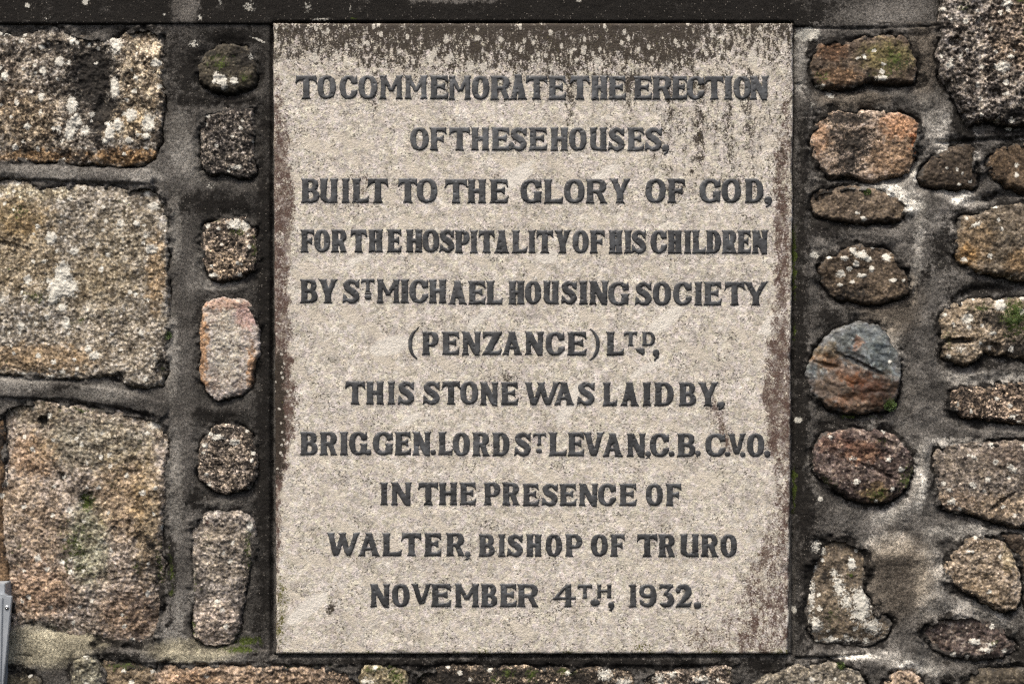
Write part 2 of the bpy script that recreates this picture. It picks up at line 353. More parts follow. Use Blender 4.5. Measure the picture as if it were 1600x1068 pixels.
def glyph(ch, w):
    s = min(0.26, w * 0.40); e = 0.055; c = w / 2
    A = []                                   # ('+' | '-' | 's', data)
    add = lambda p: A.append(('+', p)); cut = lambda p: A.append(('-', p))
    def stroke(pts, rad, n=6):
        q = crv(pts, n); r = np.interp(np.linspace(0, 1, len(q)), np.linspace(0, 1, len(rad)), rad); A.append(('s', (q, r)))
    xl = s / 2 + e; xr = w - s / 2 - e
    if ch == 'I': s = min(.27, w * .66); e = min(e, (w - s) / 2); add(stem(c, c, 0, 1, s, e, e))
    elif ch == 'H':
        s = min(s, w * .37); e = min(e, .04); add(stem(xl, xl, 0, 1, s, e, e)); add(stem(w - xl, w - xl, 0, 1, s, e, e)); add([(xl, .43), (w - xl, .43), (w - xl, .60), (xl, .60)])
    elif ch == 'T':
        add(stem(c, c, 0, 1, s, .075, .0)); add(arm(c, w * .985, 1.0, .19, .37)); add(arm(c, w * .015, 1.0, .19, .37))
    elif ch in 'EF':
        add(stem(xl, xl, 0, 1, s, e, e)); add(arm(xl, w * .95, 1.0, .15, .33)); add(midarm(xl, w * .82, .53 if ch == 'E' else .50, .13, .155))
        if ch == 'E': add(arm(xl, w * .97, 0.0, .15, -.32))
    elif ch == 'L': add(stem(xl, xl, 0, 1, s, e, e)); add(arm(xl, w * .97, 0.0, .16, -.29))
    elif ch in 'OCG':
        add(sup(c, .5, c, .5, 2.35)); cut(sup(c, .5, max(c - s * .98, .09), .355, 2.3))
        if ch != 'O':
            cut([(w * .60, .36 if ch == 'C' else .30), (w * 1.1, .40 if ch == 'C' else .30), (w * 1.1, .68), (w * .60, .66)])
            add([(w * .62, .86), (w * .68, .80), (w * .72, .62), (w * .99, .66), (w * .955, .99), (w * .85, .90), (w * .7, .95)])
            if ch == 'C': add([(w * .70, .12), (w * .66, .17), (w * .80, .30), (w * .99, .36), (w * .99, .26), (w * .88, .12)])
            else: add([(w * .62, .06), (w * .62, .30), (w * .66, .42), (w * .56, .49), (w * 1.0, .49), (w * .95, .40), (w * .95, .03), (w * .8, .06)])
    elif ch == 'D':
        add(stem(xl, xl, 0, 1, s, e, e)); add(bowl(xl, w * .48, w, 0, 1)); cut(bowl(xl + s / 2, w * .48, w - s, .14, .86))
    elif ch in 'BPR':
        add(stem(xl, xl, 0, 1, s, e, e)); x1 = xl + s / 2
        if ch == 'B':
            add(bowl(xl, w * .55, w * .94, .47, 1)); add(bowl(xl, w * .55, w, 0, .55)); cut(bowl(x1, w * .52, w * .94 - s * .92, .59, .86)); cut(bowl(x1, w * .52, w - s * .95, .14, .44))
        elif ch == 'P': add(bowl(xl, w * .55, w, .36, 1)); cut(bowl(x1, w * .52, w - s, .50, .86))
        else:
            add(bowl(xl, w * .55, w * .95, .42, 1)); cut(bowl(x1, w * .52, w * .95 - s, .56, .86)); add(stem(w - s / 2 - .02, w * .58, 0, .5, s * .92, .04, 0)); 
    elif ch == 'S':
        stroke([(w * .84, .72), (w * .68, .88), (w * .42, .90), (w * .22, .76), (w * .33, .60), (w * .62, .46), (w * .80, .28), (w * .66, .11), (w * .40, .09), (w * .16, .22)], [.05, .075, .10, .125, .135, .14, .13, .11, .08, .05])
        add([(w * .70, .90), (w * .78, .70), (w * .95, .62), (w * .97, .99), (w * .86, .95)]); add([(w * .30, .10), (w * .24, .28), (w * .06, .40), (0, 0), (w * .14, .05)])
    elif ch == 'U':
        e = min(e, .045); add(stem(xl, xl, .26, 1, s, 0, e)); add(stem(w - xl, w - xl, 0, 1, s * .95, e, e))
        add(sup(w * .50, .34, w * .5 - e * .9, .34, 2.5, 180, 360, 24)); cut(sup(c - .005, .32, max(c - s - e * .8, .06), .17, 2.2, 180, 360, 16) + [(w - xl - s * .47, .7), (xl + s * .5, .7)])
        add(stem(w - xl, w - xl, 0, 1, s * .95, e, e))
    elif ch == 'V':
        s *= .95; add(stem(c - .02, s / 2 + e, 0, 1, s, -.05, e)); add(stem(c + .04, w - s * .4 - e, 0, 1, s * .8, -.03, e))
    elif ch == 'W':
        s = min(.24, w * .19)
        add(stem(w * .255, s / 2 + e, 0, 1, s, -.05, e)); add(stem(w * .29, w * .50, 0, 1, s * .85, -.03, .03)); add(stem(w * .64, w * .46, 0, 1, s, -.05, .05)); add(stem(w * .67, w - s * .4 - e, 0, 1, s * .85, -.03, e))
    elif ch == 'Y':
        add(stem(c, c, 0, .5, s, .075, 0)); add(stem(c - .01, s / 2 + e, .38, 1, s, 0, e)); add(stem(c + .02, w - s * .4 - e, .38, 1, s * .82, 0, e))
    elif ch == 'A':
        add(stem(s * .42 + e, c + .0, 0, 1, s * .78, e, -.02)); add(stem(w - s / 2 - e, c - .02, 0, 1, s, e, .02)); add([(w * .25, .25), (w * .8, .25), (w * .75, .38), (w * .3, .38)])
        add([(w * .30, 1.0), (c, 1.0), (c, .82), (w * .38, .92)])
    elif ch == 'N':
        t = s * .80; add(stem(t / 2 + e, t / 2 + e, 0, 1, t, e, e)); add(stem(w - t / 2 - e, w - t / 2 - e, 0.0, 1, t, -.03, e)); add(stem(w - t / 2 - e, t / 2 + e, -.03, 1, s * 1.05, -.03, .02))
    elif ch == 'M':
        t = min(.235, w * .2); add(stem(t / 2 + e, t / 2 + e, 0, 1, t, e, e)); add(stem(w - t / 2 - e, w - t / 2 - e, 0, 1, t, e, e))
        add(stem(c, t * .5 + e, .32, 1, t * .85, 0, 0)); add(stem(c, w - t * .5 - e, .32, 1, t * .85, 0, 0))
    elif ch == 'Z':
        add([(.02, 1), (w, 1), (w * .97, .84), (w * .6, .82), (w * .2, .82), (.03, .66)]); add([(w * .58, .90), (w, .97), (w * .44, .08), (0, 0.0)])
        add([(0, 0), (w * .92, 0), (w, .28), (w * .75, .16), (w * .3, .15)])
    elif ch == '1': s = .24; add(stem(c + .02, c + .02, 0, 1, s, e, .0)); add([(0, .97), (c, 1), (c, .82), (w * .2, .88)])
    elif ch == '9':
        add(sup(w * .47, .70, w * .47, .30, 2.2)); cut(sup(w * .46, .71, w * .20, .16, 2.1))
        stroke([(w * .80, .74), (w * .84, .5), (w * .76, .22), (w * .52, .09), (w * .22, .12)], [.10, .13, .125, .09, .07]); add([(w * .02, .34), (w * .26, .26), (w * .30, .05), (w * .05, .12)])
    elif ch == '3':
        add([(.02, 1), (w * .92, 1), (w * .95, .88), (w * .7, .82), (w * .25, .84), (0, .78)]); stroke([(w * .80, .9), (w * .42, .60)], [.05, .05], 3)
        stroke([(w * .40, .58), (w * .72, .48), (w * .80, .28), (w * .62, .12), (w * .38, .09), (w * .14, .14)], [.06, .12, .14, .12, .09, .06])
    elif ch == '2':
        stroke([(w * .14, .72), (w * .26, .88), (w * .58, .88), (w * .78, .70), (w * .66, .48), (w * .36, .22), (w * .14, .08)], [.10, .09, .11, .14, .13, .08, .06])
        add([(0, 0), (w * .88, 0), (w, .26), (w * .7, .17), (w * .1, .16)])
    elif ch == '4':
        add(stem(w * .68, w * .68, 0, 1, s * .95, .05, 0)); add([(w * .60, 1.0), (w * .75, 1), (w * .20, .38), (0, .34)]); add([(0, .32), (w, .34), (w * 1., .47), (w * .9, .44), (0.05, .44)])
    elif ch == '(': add(sup(w * 1.25, .5, w * 1.25, .5, 2.0)); cut(sup(w * 1.62, .5, w * 1.25, .56, 2.0)); cut([(w, -.2), (w * 4, -.2), (w * 4, 1.2), (w, 1.2)])
    elif ch == ')': add(sup(-w * .25, .5, w * 1.25, .5, 2.0)); cut(sup(-w * .62, .5, w * 1.25, .56, 2.0)); cut([(-w * 4, -.2), (0, -.2), (0, 1.2), (-w * 4, 1.2)])
    elif ch == '.': add(sup(c, .5, c, .5, 2.4))
    elif ch == ',': add(sup(c, .66, c * .95, .34, 2.2)); add([(w * .55, .75), (w * .98, .68), (w * .80, .25), (w * .25, 0), (w * .2, .12), (w * .5, .30)])
    elif ch == '~': add([(.0, .9), (w * .4, 1), (w * .95, .95), (w, .45), (w * .8, 0), (w * .45, .25), (w * .1, .55)])
    elif ch == '=': add(sup(c, .36, c * .92, .36, 2.4)); add([(0, .82), (w, .82), (w * .9, 1), (w * .1, 1)])
    return A
def glyph_sdf(ch, w, X, Y):
    f = np.full(X.shape, 1e9)
    for op, d in glyph(ch, w):
        if op == '+': f = np.minimum(f, sdf_poly(X, Y, d))
        elif op == '-': f = np.maximum(f, -sdf_poly(X, Y, d))
        else: f = np.minimum(f, sdf_stroke(X, Y, *d))
    return f

SLAB_Y = -0.010
SK = (CAM_D + SLAB_Y) / CAM_D               # the slab stands a little in front of the wall plane
def sx(px): return wx(px) * SK
def sz(py): return EYE + (wz(py) - EYE) * SK
KIND = {'.': 'full_stop', ',': 'comma', '(': 'bracket', ')': 'bracket', '~': 'dot_mark', '=': 'dot_mark'}
letter_count = [0]
def make_letter(ch, x0, x1, y0, y1, mat, parent):
    """raised lead letter filling the given box (mm of the drawing, y downwards)"""
    letter_count[0] += 1; k = letter_count[0]; rs = np.random.RandomState(k)
    H = (y1 - y0); w = (x1 - x0) / H
    st = 0.92 / H
    gx = np.arange(-.09, w + .09 + st, st); gy = np.arange(1.09, -.09 - st, -st)
    U, Vv = np.meshgrid(gx, gy)
    u, v = U * H, Vv * H
    wob = 0.55
    ju = (u + wob * fbm(u + 91 * k, v, 7, 2, 3)) / H; jv = (v + wob * fbm(u + 91 * k, v + 40, 7, 2, 4)) / H
    f = glyph_sdf(ch, w, ju, jv) * H
    f = f + 0.45 * fbm(u + 31 * k, v, 3.4, 3, 8) - 0.15
    ins = f < 0.3 * st * H
    keep = ins[:-1, :-1] & ins[1:, :-1] & ins[:-1, 1:] & ins[1:, 1:]
    if not keep.any(): return
    pk = np.pad(keep, 1).astype(int); cnt = pk[:-1, :-1] + pk[1:, :-1] + pk[:-1, 1:] + pk[1:, 1:]
    rim = (cnt > 0) & (cnt < 4)
    gyy, gxx = np.gradient(f, st * H); gl = gxx ** 2 + gyy ** 2 + 1e-6
    mv = np.clip(-f, -.8, .8) * rim
    u = u + mv * gxx / gl; v = v - mv * gyy / gl
    bu, bv = u[rim], v[rim]
    used = cnt > 0; d = np.zeros(u.shape)
    uu, vv = u[used], v[used]
    d[used] = np.sqrt(((uu[:, None] - bu) ** 2 + (vv[:, None] - bv) ** 2).min(1))
    h = 0.85 + 0.70 * (1 - np.exp(-d / .55)) + 0.2 * np.minimum(d, 4) / 4
    h += 0.32 * fbm(u + 57 * k, v, 9, 3, 11) + 0.10 * fbm(u + 7 * k, v, 2.5, 2, 12)
    h -= np.where((worley(u + 13 * k, v + 5 * k, 15, 21)[0] < .12), .6, 0)
    t = (0.80 + 0.35 * rs.rand()) * (1.25 if y0 < 240 else 1.0)
    tone = np.full(u.shape + (3,), t) * (1 + .5 * fbm(u + 3 * k, v, 16, 3, 14))[..., None]
    X = sx(x0) + u / 1000 * SK; Z = sz(y1) + v / 1000 * SK
    me, cen = grid_mesh('letter', X, SLAB_Y - h / 1000, Z, keep, SLAB_Y + 0.002, {'tone': tone})
    nm = KIND.get(ch, 'numeral' if ch.isdigit() else 'letter')
    return link(nm, me, mat, parent, Vector(cen) - parent.location)

# each run: crop origin x, crop origin y, then (character, left, right[, top, bottom]) in crop units of 1/6.4
RUNS = [
 (460, 110, 50, 285, "T15-222 O230-415 C452-632 O640-828 M850-1085 M1100-1330 E1352-1540"),
 (700, 110, 54, 291, "M2-232 O238-412 R420-628 A612-792-40-291 T780-990 E1000-1180 T1225-1412 H1425-1600"),
 (950, 110, 57, 290, "E0-180 E255-440 R440-642 E635-795 C785-965 T968-1155 I1155-1250 O1255-1425 N1415-1605"),
 (630, 190, 57, 287, "O70-255 F265-435 T462-665 H675-865 E880-1065 S1065-1240 E1255-1440"),
 (850, 190, 58, 290, "H60-245 O250-425 U450-635 S640-808 E830-1000 S1003-1185 ,1175-1255-228-335"),
 (460, 270, 55, 298, "B65-250 U248-440 I468-555 L575-745 T735-935 T1040-1228 O1222-1428"),
 (700, 270, 62, 302, "T-28-188 H190-385 E415-602 G725-940 L955-1150 O1160-1365 R1375-1592"),
 (960, 270, 58, 298, "Y-52-165 O310-512 F528-712 G850-1065 O1070-1265 D1300-1490 ,1495-1578-235-345"),
 (460, 350, 52, 280, "F60-202 O198-355 R365-528 T562-720 H735-890 E925-1072 H1110-1285 O1280-1448 S1450-1600"),
 (700, 350, 60, 288, "P65-215 I218-300 T305-465 A462-612 L635-790 I797-880 T885-1050 Y1060-1232 O1245-1405 F1415-1570"),
 (950, 350, 60, 292, "H0-150 I157-240 S232-382 C425-590 H590-745 I757-835 L838-975 D975-1130 R1135-1288 E1290-1428 N1435-1602"),
 (460, 430, 38, 275, "B55-232 Y235-437 S480-655 T668-800-35-163 =700-772-172-240 M820-1055 I1055-1150 C1150-1340 H1340-1525"),
 (700, 430, 54, 287, "A0-190 E200-375 L380-545 H600-770 O770-930 U945-1115 S1130-1290 I1305-1400 N1410-1605"),
 (950, 430, 64, 298, "G0-212 S268-440 O448-628 C650-838 I860-945 E955-1138 T1168-1362 Y1352-1602"),
 (630, 510, 48, 280, "(50-150-15-330 P185-355 E385-560 N585-778 Z790-988 A985-1192 N1215-1408"),
 (800, 510, 50, 286, "C335-527 E550-747 )772-877-15-340 L940-1117 T1120-1250-48-190 D1298-1430-50-190 ~1235-1328-212-285 ,1405-1475-225-340"),
 (530, 588, 45, 275, "T62-255 H265-450 I480-560 S585-754 S835-1010 T1030-1206 O1210-1388"),
 (700, 588, 54, 281, "N318-505 E525-702 W760-1120 A1055-1265 S1288-1472"),
 (900, 588, 55, 290, "L265-412 A440-630 I660-755 D780-975 B1025-1200 Y1215-1425 ,1405-1492-248-332"),
 (460, 665, 56, 288, "B55-232 R250-432 I450-540 G548-730 .715-770-235-288 G785-987 E1000-1167 N1180-1367 .1360-1415-235-288 L1435-1582"),
 (700, 665, 62, 297, "O48-217 R240-417 D440-614 S660-832 T850-978-70-192 .880-938-225-268 L1005-1187 E1195-1362 V1350-1562"),
 (950, 665, 72, 305, "A-60-152 N185-378 ,370-430-250-328 C418-612 .608-662-250-302 B688-874 ,865-930-245-308 C972-1177 .1165-1222-255-300 V1195-1378-74-278 .1320-1372-262-305 O1390-1560 .1562-1620-245-310"),
 (585, 745, 50, 275, "I55-137 N165-372 T440-637 H640-832 E850-1017 P1090-1257 R1275-1452"),
 (825, 745, 62, 283, "E-56-110 S135-302 E312-482 N505-702 C700-882 E910-1087 O1178-1347 F1375-1537"),
 (505, 822, 62, 292, "W35-368-60-285 A345-572 L590-787 T785-980 E1008-1182 R1225-1417 ,1415-1475-245-335"),
 (735, 822, 74, 297, "B80-244 I275-350 S365-527 H552-717 O752-914 P945-1117 O1205-1372 F1395-1547"),
 (915, 822, 74, 300, "T515-714 R725-897 U940-1137 R1150-1327 O1348-1512"),
 (575, 902, 58, 288, "N20-222 O240-414 V428-637-56-262 E630-832 M865-1112 B1125-1292 E1315-1487"),
 (765, 902, 60, 288, "R275-492"),
 (860, 902, 62, 290, "420-252 T272-418-65-202 H462-612-65-200 .400-490-212-278 ,575-640-240-332 1780-862 9888-1060 31088-1237 21252-1417 .1432-1505-240-306"),
]
def parse(tok):
    ch, r = tok[0], tok[1:]; neg = r.startswith('-')
    v = [int(q) for q in r.lstrip('-').split('-')]
    if neg: v[0] = -v[0]
    return ch, v
def build_inscription(mat, parent):
    for ox, oy, t, b, s in RUNS:
        for tok in s.split():
            ch, v = parse(tok)
            a, c = v[0], v[1]; y0, y1 = (v[2], v[3]) if len(v) == 4 else (t, b)
            make_letter(ch, ox + a / 6.4, ox + c / 6.4, oy + y0 / 6.4, oy + y1 / 6.4, mat, parent)

# ------------------------------------------------------------------ the dressed slab
def build_slab():
    root = bpy.data.objects.new('memorial_stone', None); COL.objects.link(root)
    root.location = (sx(834), SLAB_Y, sz(1022))
    root['label'] = 'pale granite memorial slab with raised dark lead lettering set into the rubble wall'; root['category'] = 'plaque'
    st = 2.0; nx = int(810 / st) + 1; ny = int(986 / st) + 1
    u, v = np.meshgrid(np.linspace(0, 1, nx), np.linspace(0, 1, ny))
    l = 426.5 + 5.0 * v; r = 1240 - 7.5 * v ** 1.2
    px = l + (r - l) * u; py = 36 + (1021.5 - 36) * v
    el = 2.6 * fbm(py, 0 * py, 40, 5, 61, .65); er = 2.6 * fbm(py, 0 * py + 9, 40, 5, 62, .65); eb = 1.2 * fbm(px, 0 * px, 30, 4, 63); et = .7 * fbm(px, 0 * px, 30, 4, 64)
    px = px + el * (1 - u) ** 8 + er * u ** 8; py = py + eb * v ** 8 + et * (1 - v) ** 8
    d = np.minimum(np.minimum(u, 1 - u) * 810, np.minimum(v, 1 - v) * 986)
    R = 4.0 + 3 * np.clip(fbm(px, py, 25, 3, 66), 0, 1); q = np.clip(1 - d / R, 0, 1)
    h = -R * (1 - np.sqrt(np.clip(1 - q * q, 0, 1)))
    h += 0.5 * fbm(px, py, 60, 3, 70) + 0.30 * fbm(px, py, 6, 3, 71)
    h -= 2.5 * ellipses(px, py, [(1229, 893, 9, 13, 20), (428, 1010, 8, 10), (1238, 40, 5, 5), (1236, 345, 5, 7), (430, 610, 4, 14), (432, 760, 4, 9), (429, 250, 3, 9), (620, 1019, 16, 3), (1050, 1019, 12, 3), (1234, 560, 4, 8), (1230, 1015, 10, 8)], 3) ** 2
    # stains of algae and soot: a streaky band at the top, reddish brown down both sides
    streak = fbm(px / 1.0, py / 3.2, 5, 4, 75); blot = fbm(px, py, 38, 5, 76); med = fbm(px, py, 16, 4, 77)
    top = sstep(134, 48, py + 30 * blot - 16 * sstep(560, 900, px) + 14 * sstep(1080, 1200, px)) * .64 + sstep(190, 100, py) * .20
    top = top * (1 - .30 * sstep(1040, 1130, px)) * (1 - .20 * sstep(640, 470, px))
    run = 0
    for cx, wd, y1, k in ((890, 12, 200, .62), (985, 12, 180, .72), (1092, 16, 270, .58), (1138, 14, 260, .55), (1048, 12, 240, .52), (585, 10, 190, .46), (700, 12, 170, .48), (780, 14, 170, .5), (1170, 14, 260, .55), (930, 18, 160, .5), (1020, 14, 160, .5), (660, 12, 150, .45), (840, 14, 160, .5)):
        run = np.maximum(run, k * np.exp(-((px - cx - 5 * fbm(py, py * 0, 60, 2, int(cx))) / wd) ** 2) * sstep(y1 + 60, y1 - 60, py) * sstep(90, 120, py))
    zone = .27 * sstep(960, 1040, px) * sstep(90, 130, py) * sstep(360, 290, py) + .30 * sstep(520, 640, px) * sstep(150, 120, py) * (px < 960)
    run = np.maximum(run, zone + .18 * np.clip(streak, -1, 1) * (zone > .1))
    dark = np.maximum(top, run) + 0.46 * streak * sstep(.12, .5, np.maximum(top, run)) + .34 * med * sstep(.05, .3, np.maximum(top, run)) + .10 * sstep(60, 36, py) * sstep(.3, .6, top)
    # left edge
    wl = np.interp(py, [36, 120, 200, 300, 360, 430, 520, 620, 700, 760, 850, 1022], [2, 8, 22, 30, 30, 24, 20, 32, 20, 8, 6, 4])
    wk = np.interp(py, [36, 130, 200, 360, 440, 520, 600, 680, 740, 800, 900, 1022], [.2, .38, .62, .70, .66, .82, 1.0, 1.0, .9, .68, .52, .4])
    dl = px - (427 + 5 * v)
    leftm = wk * sstep(wl * 1.35 + 5, wl * .55, dl + 12 * med)
    hole = sstep(8, 3, np.abs(dl - 4)) * 0.0
    wr = np.interp(py, [36, 150, 230, 330, 420, 500, 560, 640, 700, 760, 840, 900, 960, 1022], [0, 10, 30, 32, 28, 34, 42, 48, 40, 24, 44, 80, 90, 104])
    kr = np.interp(py, [36, 150, 220, 330, 420, 520, 620, 700, 760, 850, 940, 1022], [.15, .42, .60, .62, .64, .70, .72, .62, .56, .52, .50, .50])
    dr = (1240 - 8 * v) - px
    edge = sstep(0, 13, dr) * sstep(610, 520, py) + sstep(540, 600, py)          # a paler lip along the upper right edge
    rightm = kr * sstep(wr * 1.1 + 4, wr * .65, dr + 14 * med) * (0.62 + .38 * edge)
    dsm = .58 * np.clip(1 - np.abs((px - (1118 + (640 - py) * -.35)) / 22), 0, 1) * sstep(575, 640, py) * sstep(730, 690, py)
    red = 1.16 * np.maximum(np.maximum(leftm, rightm), dsm) + (0.24 * fbm(px, py, 7, 3, 81) + .42 * fbm(px, py / 1.6, 24, 3, 82)) * (np.maximum(leftm, rightm) > .05)
    drk2 = leftm * sstep(.8, .95, wk) * sstep(20, 10, dl + 8 * med) * 1.0
    red = np.maximum(red, .45 * ellipses(px, py, [(560, 290, 14, 26), (522, 230, 3, 20), (522, 283, 4, 12), (1100, 1000, 50, 26), (1170, 980, 60, 50)], 10) * 1.3)
    dark = np.maximum(dark, drk2)
    dark = np.maximum(dark, ellipses(px, py, [(517, 948, 6, 10, 0, .9), (793, 590, 12, 12, 0, .62), (1082, 268, 3, 3), (600, 975, 0.1, 0.1)], 3))
    # pale lichen specks in the stained band
    f1, f2, val = worley(px / .8, py / 1.3, 17, 84)
    lich = np.where(val > .72, np.clip(1.0 - f1 * 2.4, 0, 1), 0) * sstep(.25, .5, top) * 1.0
    f1, f2, val = worley(px, py, 9, 85)
    lich = np.maximum(lich, np.where(val > .68, np.clip(1.05 - f1 * 2.2, 0, 1), 0) * sstep(.6, .85, leftm) * 1.0)
    lich = np.maximum(lich, ellipses(px, py, [(677, 84, 6, 10, 30), (672, 92, 5, 8), (697, 60, 5, 6), (700, 92, 6, 5), (745, 60, 6, 4, -30), (783, 62, 5, 5), (893, 60, 2, 3), (912, 79, 4, 8), (927, 84, 3, 6), (834, 66, 4, 4), (898, 77, 3, 3), (1175, 90, 6, 12), (933, 95, 8, 8, 0, .8), (735, 104, 7, 8), (755, 104, 6, 6), (490, 90, 8, 8, 0, .8)], 3))
    moss = .58 * sstep(1006, 1022, py + 6 * med) * sstep(0, .4, fbm(px, 0 * px, 60, 3, 88) + .12)
    moss = np.maximum(moss, .5 * ellipses(px, py, [(1000, 1010, 14, 8), (440, 930, 8, 30), (437, 985, 10, 30)], 4) * 1.2)
    # a chipped lath or two with a life of its own
    tone = np.ones(px.shape + (3,))
    lath = ellipses(px, py, [(800, 285, 40, 9, -32), (808, 268, 34, 6, -32), (480, 950, 40, 12, -38), (750, 497, 26, 7, -38), (1040, 500, 34, 12, -38), (610, 540, 34, 14, -15), (1208, 505, 24, 12, -40), (640, 655, 22, 6, -30), (1010, 575, 30, 6, -30), (560, 405, 22, 5, -20), (855, 400, 18, 12), (890, 630, 10, 40, 28), (945, 270, 26, 7, -30)], 2)
    lf = sstep(.46, .56, lath)[..., None]
    tone = tone * (1 + lf * np.array([.04, .04, .05]))
    tone *= (1 + .07 * fbm(px, py, 90, 3, 90))[..., None] * np.array([1, .995, .985])
    tone *= 1 - .0 * v[..., None]
    z0 = np.zeros(px.shape)
    attrs = {'mask': np.stack([lich, np.clip(dark, 0, 1.2), moss], -1), 'rust': np.stack([np.clip(red, 0, 1.2), lf[..., 0], z0], -1), 'tone': tone}
    me, cen = grid_mesh('slab', sx(px), SLAB_Y - h / 1000, sz(py), np.ones((ny - 1, nx - 1), bool), 0.09, attrs)
    loc = Vector(cen) - root.location
    o = link('slab', me, slab_material(), root, loc)
    return root

# ------------------------------------------------------------------ the rubble wall
def W(*e): return list(e)
# kind: (material, coarse relief, middle relief, fine relief, shoulder radius) in mm
KINDS = {
 'pale':   (dict(stops=[(0.30, (0.075, 0.058, 0.036)), (0.43, (0.19, 0.155, 0.105)), (0.56, (0.31, 0.265, 0.195)), (0.70, (0.50, 0.455, 0.37))], size=9, grain=3.6, grain_amp=.45), 5, 3.6, 1.3, 12),
 'brown':  (dict(stops=[(0.34, (0.020, 0.015, 0.010)), (0.45, (0.085, 0.064, 0.042)), (0.55, (0.19, 0.155, 0.110)), (0.68, (0.42, 0.37, 0.29))], size=10, grain=3.6, grain_amp=.5), 6, 4, 1.4, 12),
 'pink':   (dict(stops=[(0.28, (0.055, 0.038, 0.024)), (0.42, (0.19, 0.142, 0.098)), (0.55, (0.335, 0.262, 0.190)), (0.70, (0.50, 0.41, 0.315))], size=9, grain=4.2, grain_amp=.42), 6, 4.2, 1.5, 12),
 'rosy':   (dict(stops=[(0.25, (0.15, 0.095, 0.065)), (0.42, (0.35, 0.28, 0.225)), (0.56, (0.46, 0.385, 0.315)), (0.75, (0.55, 0.475, 0.40))], size=7, grain=2.8, grain_amp=.25), 4, 2.0, .8, 12),
 'speck':  (dict(stops=[(0.38, (0.016, 0.013, 0.011)), (0.50, (0.070, 0.058, 0.046)), (0.60, (0.20, 0.17, 0.135)), (0.74, (0.46, 0.40, 0.32))], size=7, grain=3.2, grain_amp=.6, bump=1.2), 4, 3.2, 1.5, 11),
 'lumpy':  (dict(stops=[(0.36, (0.020, 0.015, 0.011)), (0.47, (0.11, 0.088, 0.068)), (0.57, (0.24, 0.20, 0.16)), (0.70, (0.46, 0.40, 0.33))], size=10, grain=4.5, grain_amp=.55, bump=1.5), 7, 6.0, 2.4, 14),
 'umber':  (dict(stops=[(0.30, (0.035, 0.025, 0.016)), (0.46, (0.080, 0.060, 0.040)), (0.58, (0.125, 0.096, 0.064)), (0.74, (0.22, 0.17, 0.115))], size=16, grain=3.0, grain_amp=.35, bump=.7), 5, 2.6, .8, 14),
 'cream':  (dict(stops=[(0.28, (0.09, 0.058, 0.034)), (0.42, (0.24, 0.165, 0.10)), (0.56, (0.38, 0.27, 0.18)), (0.72, (0.52, 0.40, 0.29))], size=10, grain=3.4, grain_amp=.35, bump=.8), 5, 2.8, 1.0, 13),
 'slate':  (dict(stops=[(0.30, (0.045, 0.046, 0.044)), (0.45, (0.10, 0.105, 0.10)), (0.60, (0.155, 0.16, 0.155)), (0.78, (0.26, 0.27, 0.26))], size=18, grain=6, grain_amp=.15, bump=.8, rough=.62, spec=.4, dist=1.2), 6, 3.0, .5, 16),
 'plum':   (dict(stops=[(0.30, (0.022, 0.014, 0.011)), (0.46, (0.075, 0.046, 0.036)), (0.60, (0.135, 0.09, 0.070)), (0.74, (0.33, 0.25, 0.18))], size=12, grain=4, grain_amp=.35, bump=.9), 6, 3.4, 1.0, 16),
 'ochre':  (dict(stops=[(0.30, (0.06, 0.042, 0.022)), (0.44, (0.17, 0.125, 0.075)), (0.58, (0.32, 0.245, 0.16)), (0.74, (0.46, 0.37, 0.26))], size=10, grain=3.6, grain_amp=.38, bump=.9), 5, 3.2, 1.1, 13),
 'grey':   (dict(stops=[(0.30, (0.050, 0.042, 0.034)), (0.44, (0.145, 0.120, 0.096)), (0.57, (0.25, 0.21, 0.17)), (0.72, (0.42, 0.36, 0.29))], size=10, grain=3.6, grain_amp=.45, bump=1.0), 5, 3.2, 1.2, 13),
}
MATS = {}
def kmat(k):
    if k not in MATS: MATS[k] = stone_material(k + '_stone', **KINDS[k][0])
    return MATS[k]

# every stone: kind, how far it stands out, outline, tone patches (cx, cy, rx, ry, angle, colour factor), lichen, dark, moss, hollows (.., depth)
S = []
def stone(kind, P, pts, tone=(), lich=(), dark=(), moss=(), red=(), pits=(), base=(1, 1, 1), label=None, coarse=False, step=1.4):
    S.append(dict(kind=kind, P=P, pts=pts, tone=tone, lich=lich, dark=dark, moss=moss, red=red, pits=pits, base=base, label=label, coarse=coarse, step=step))

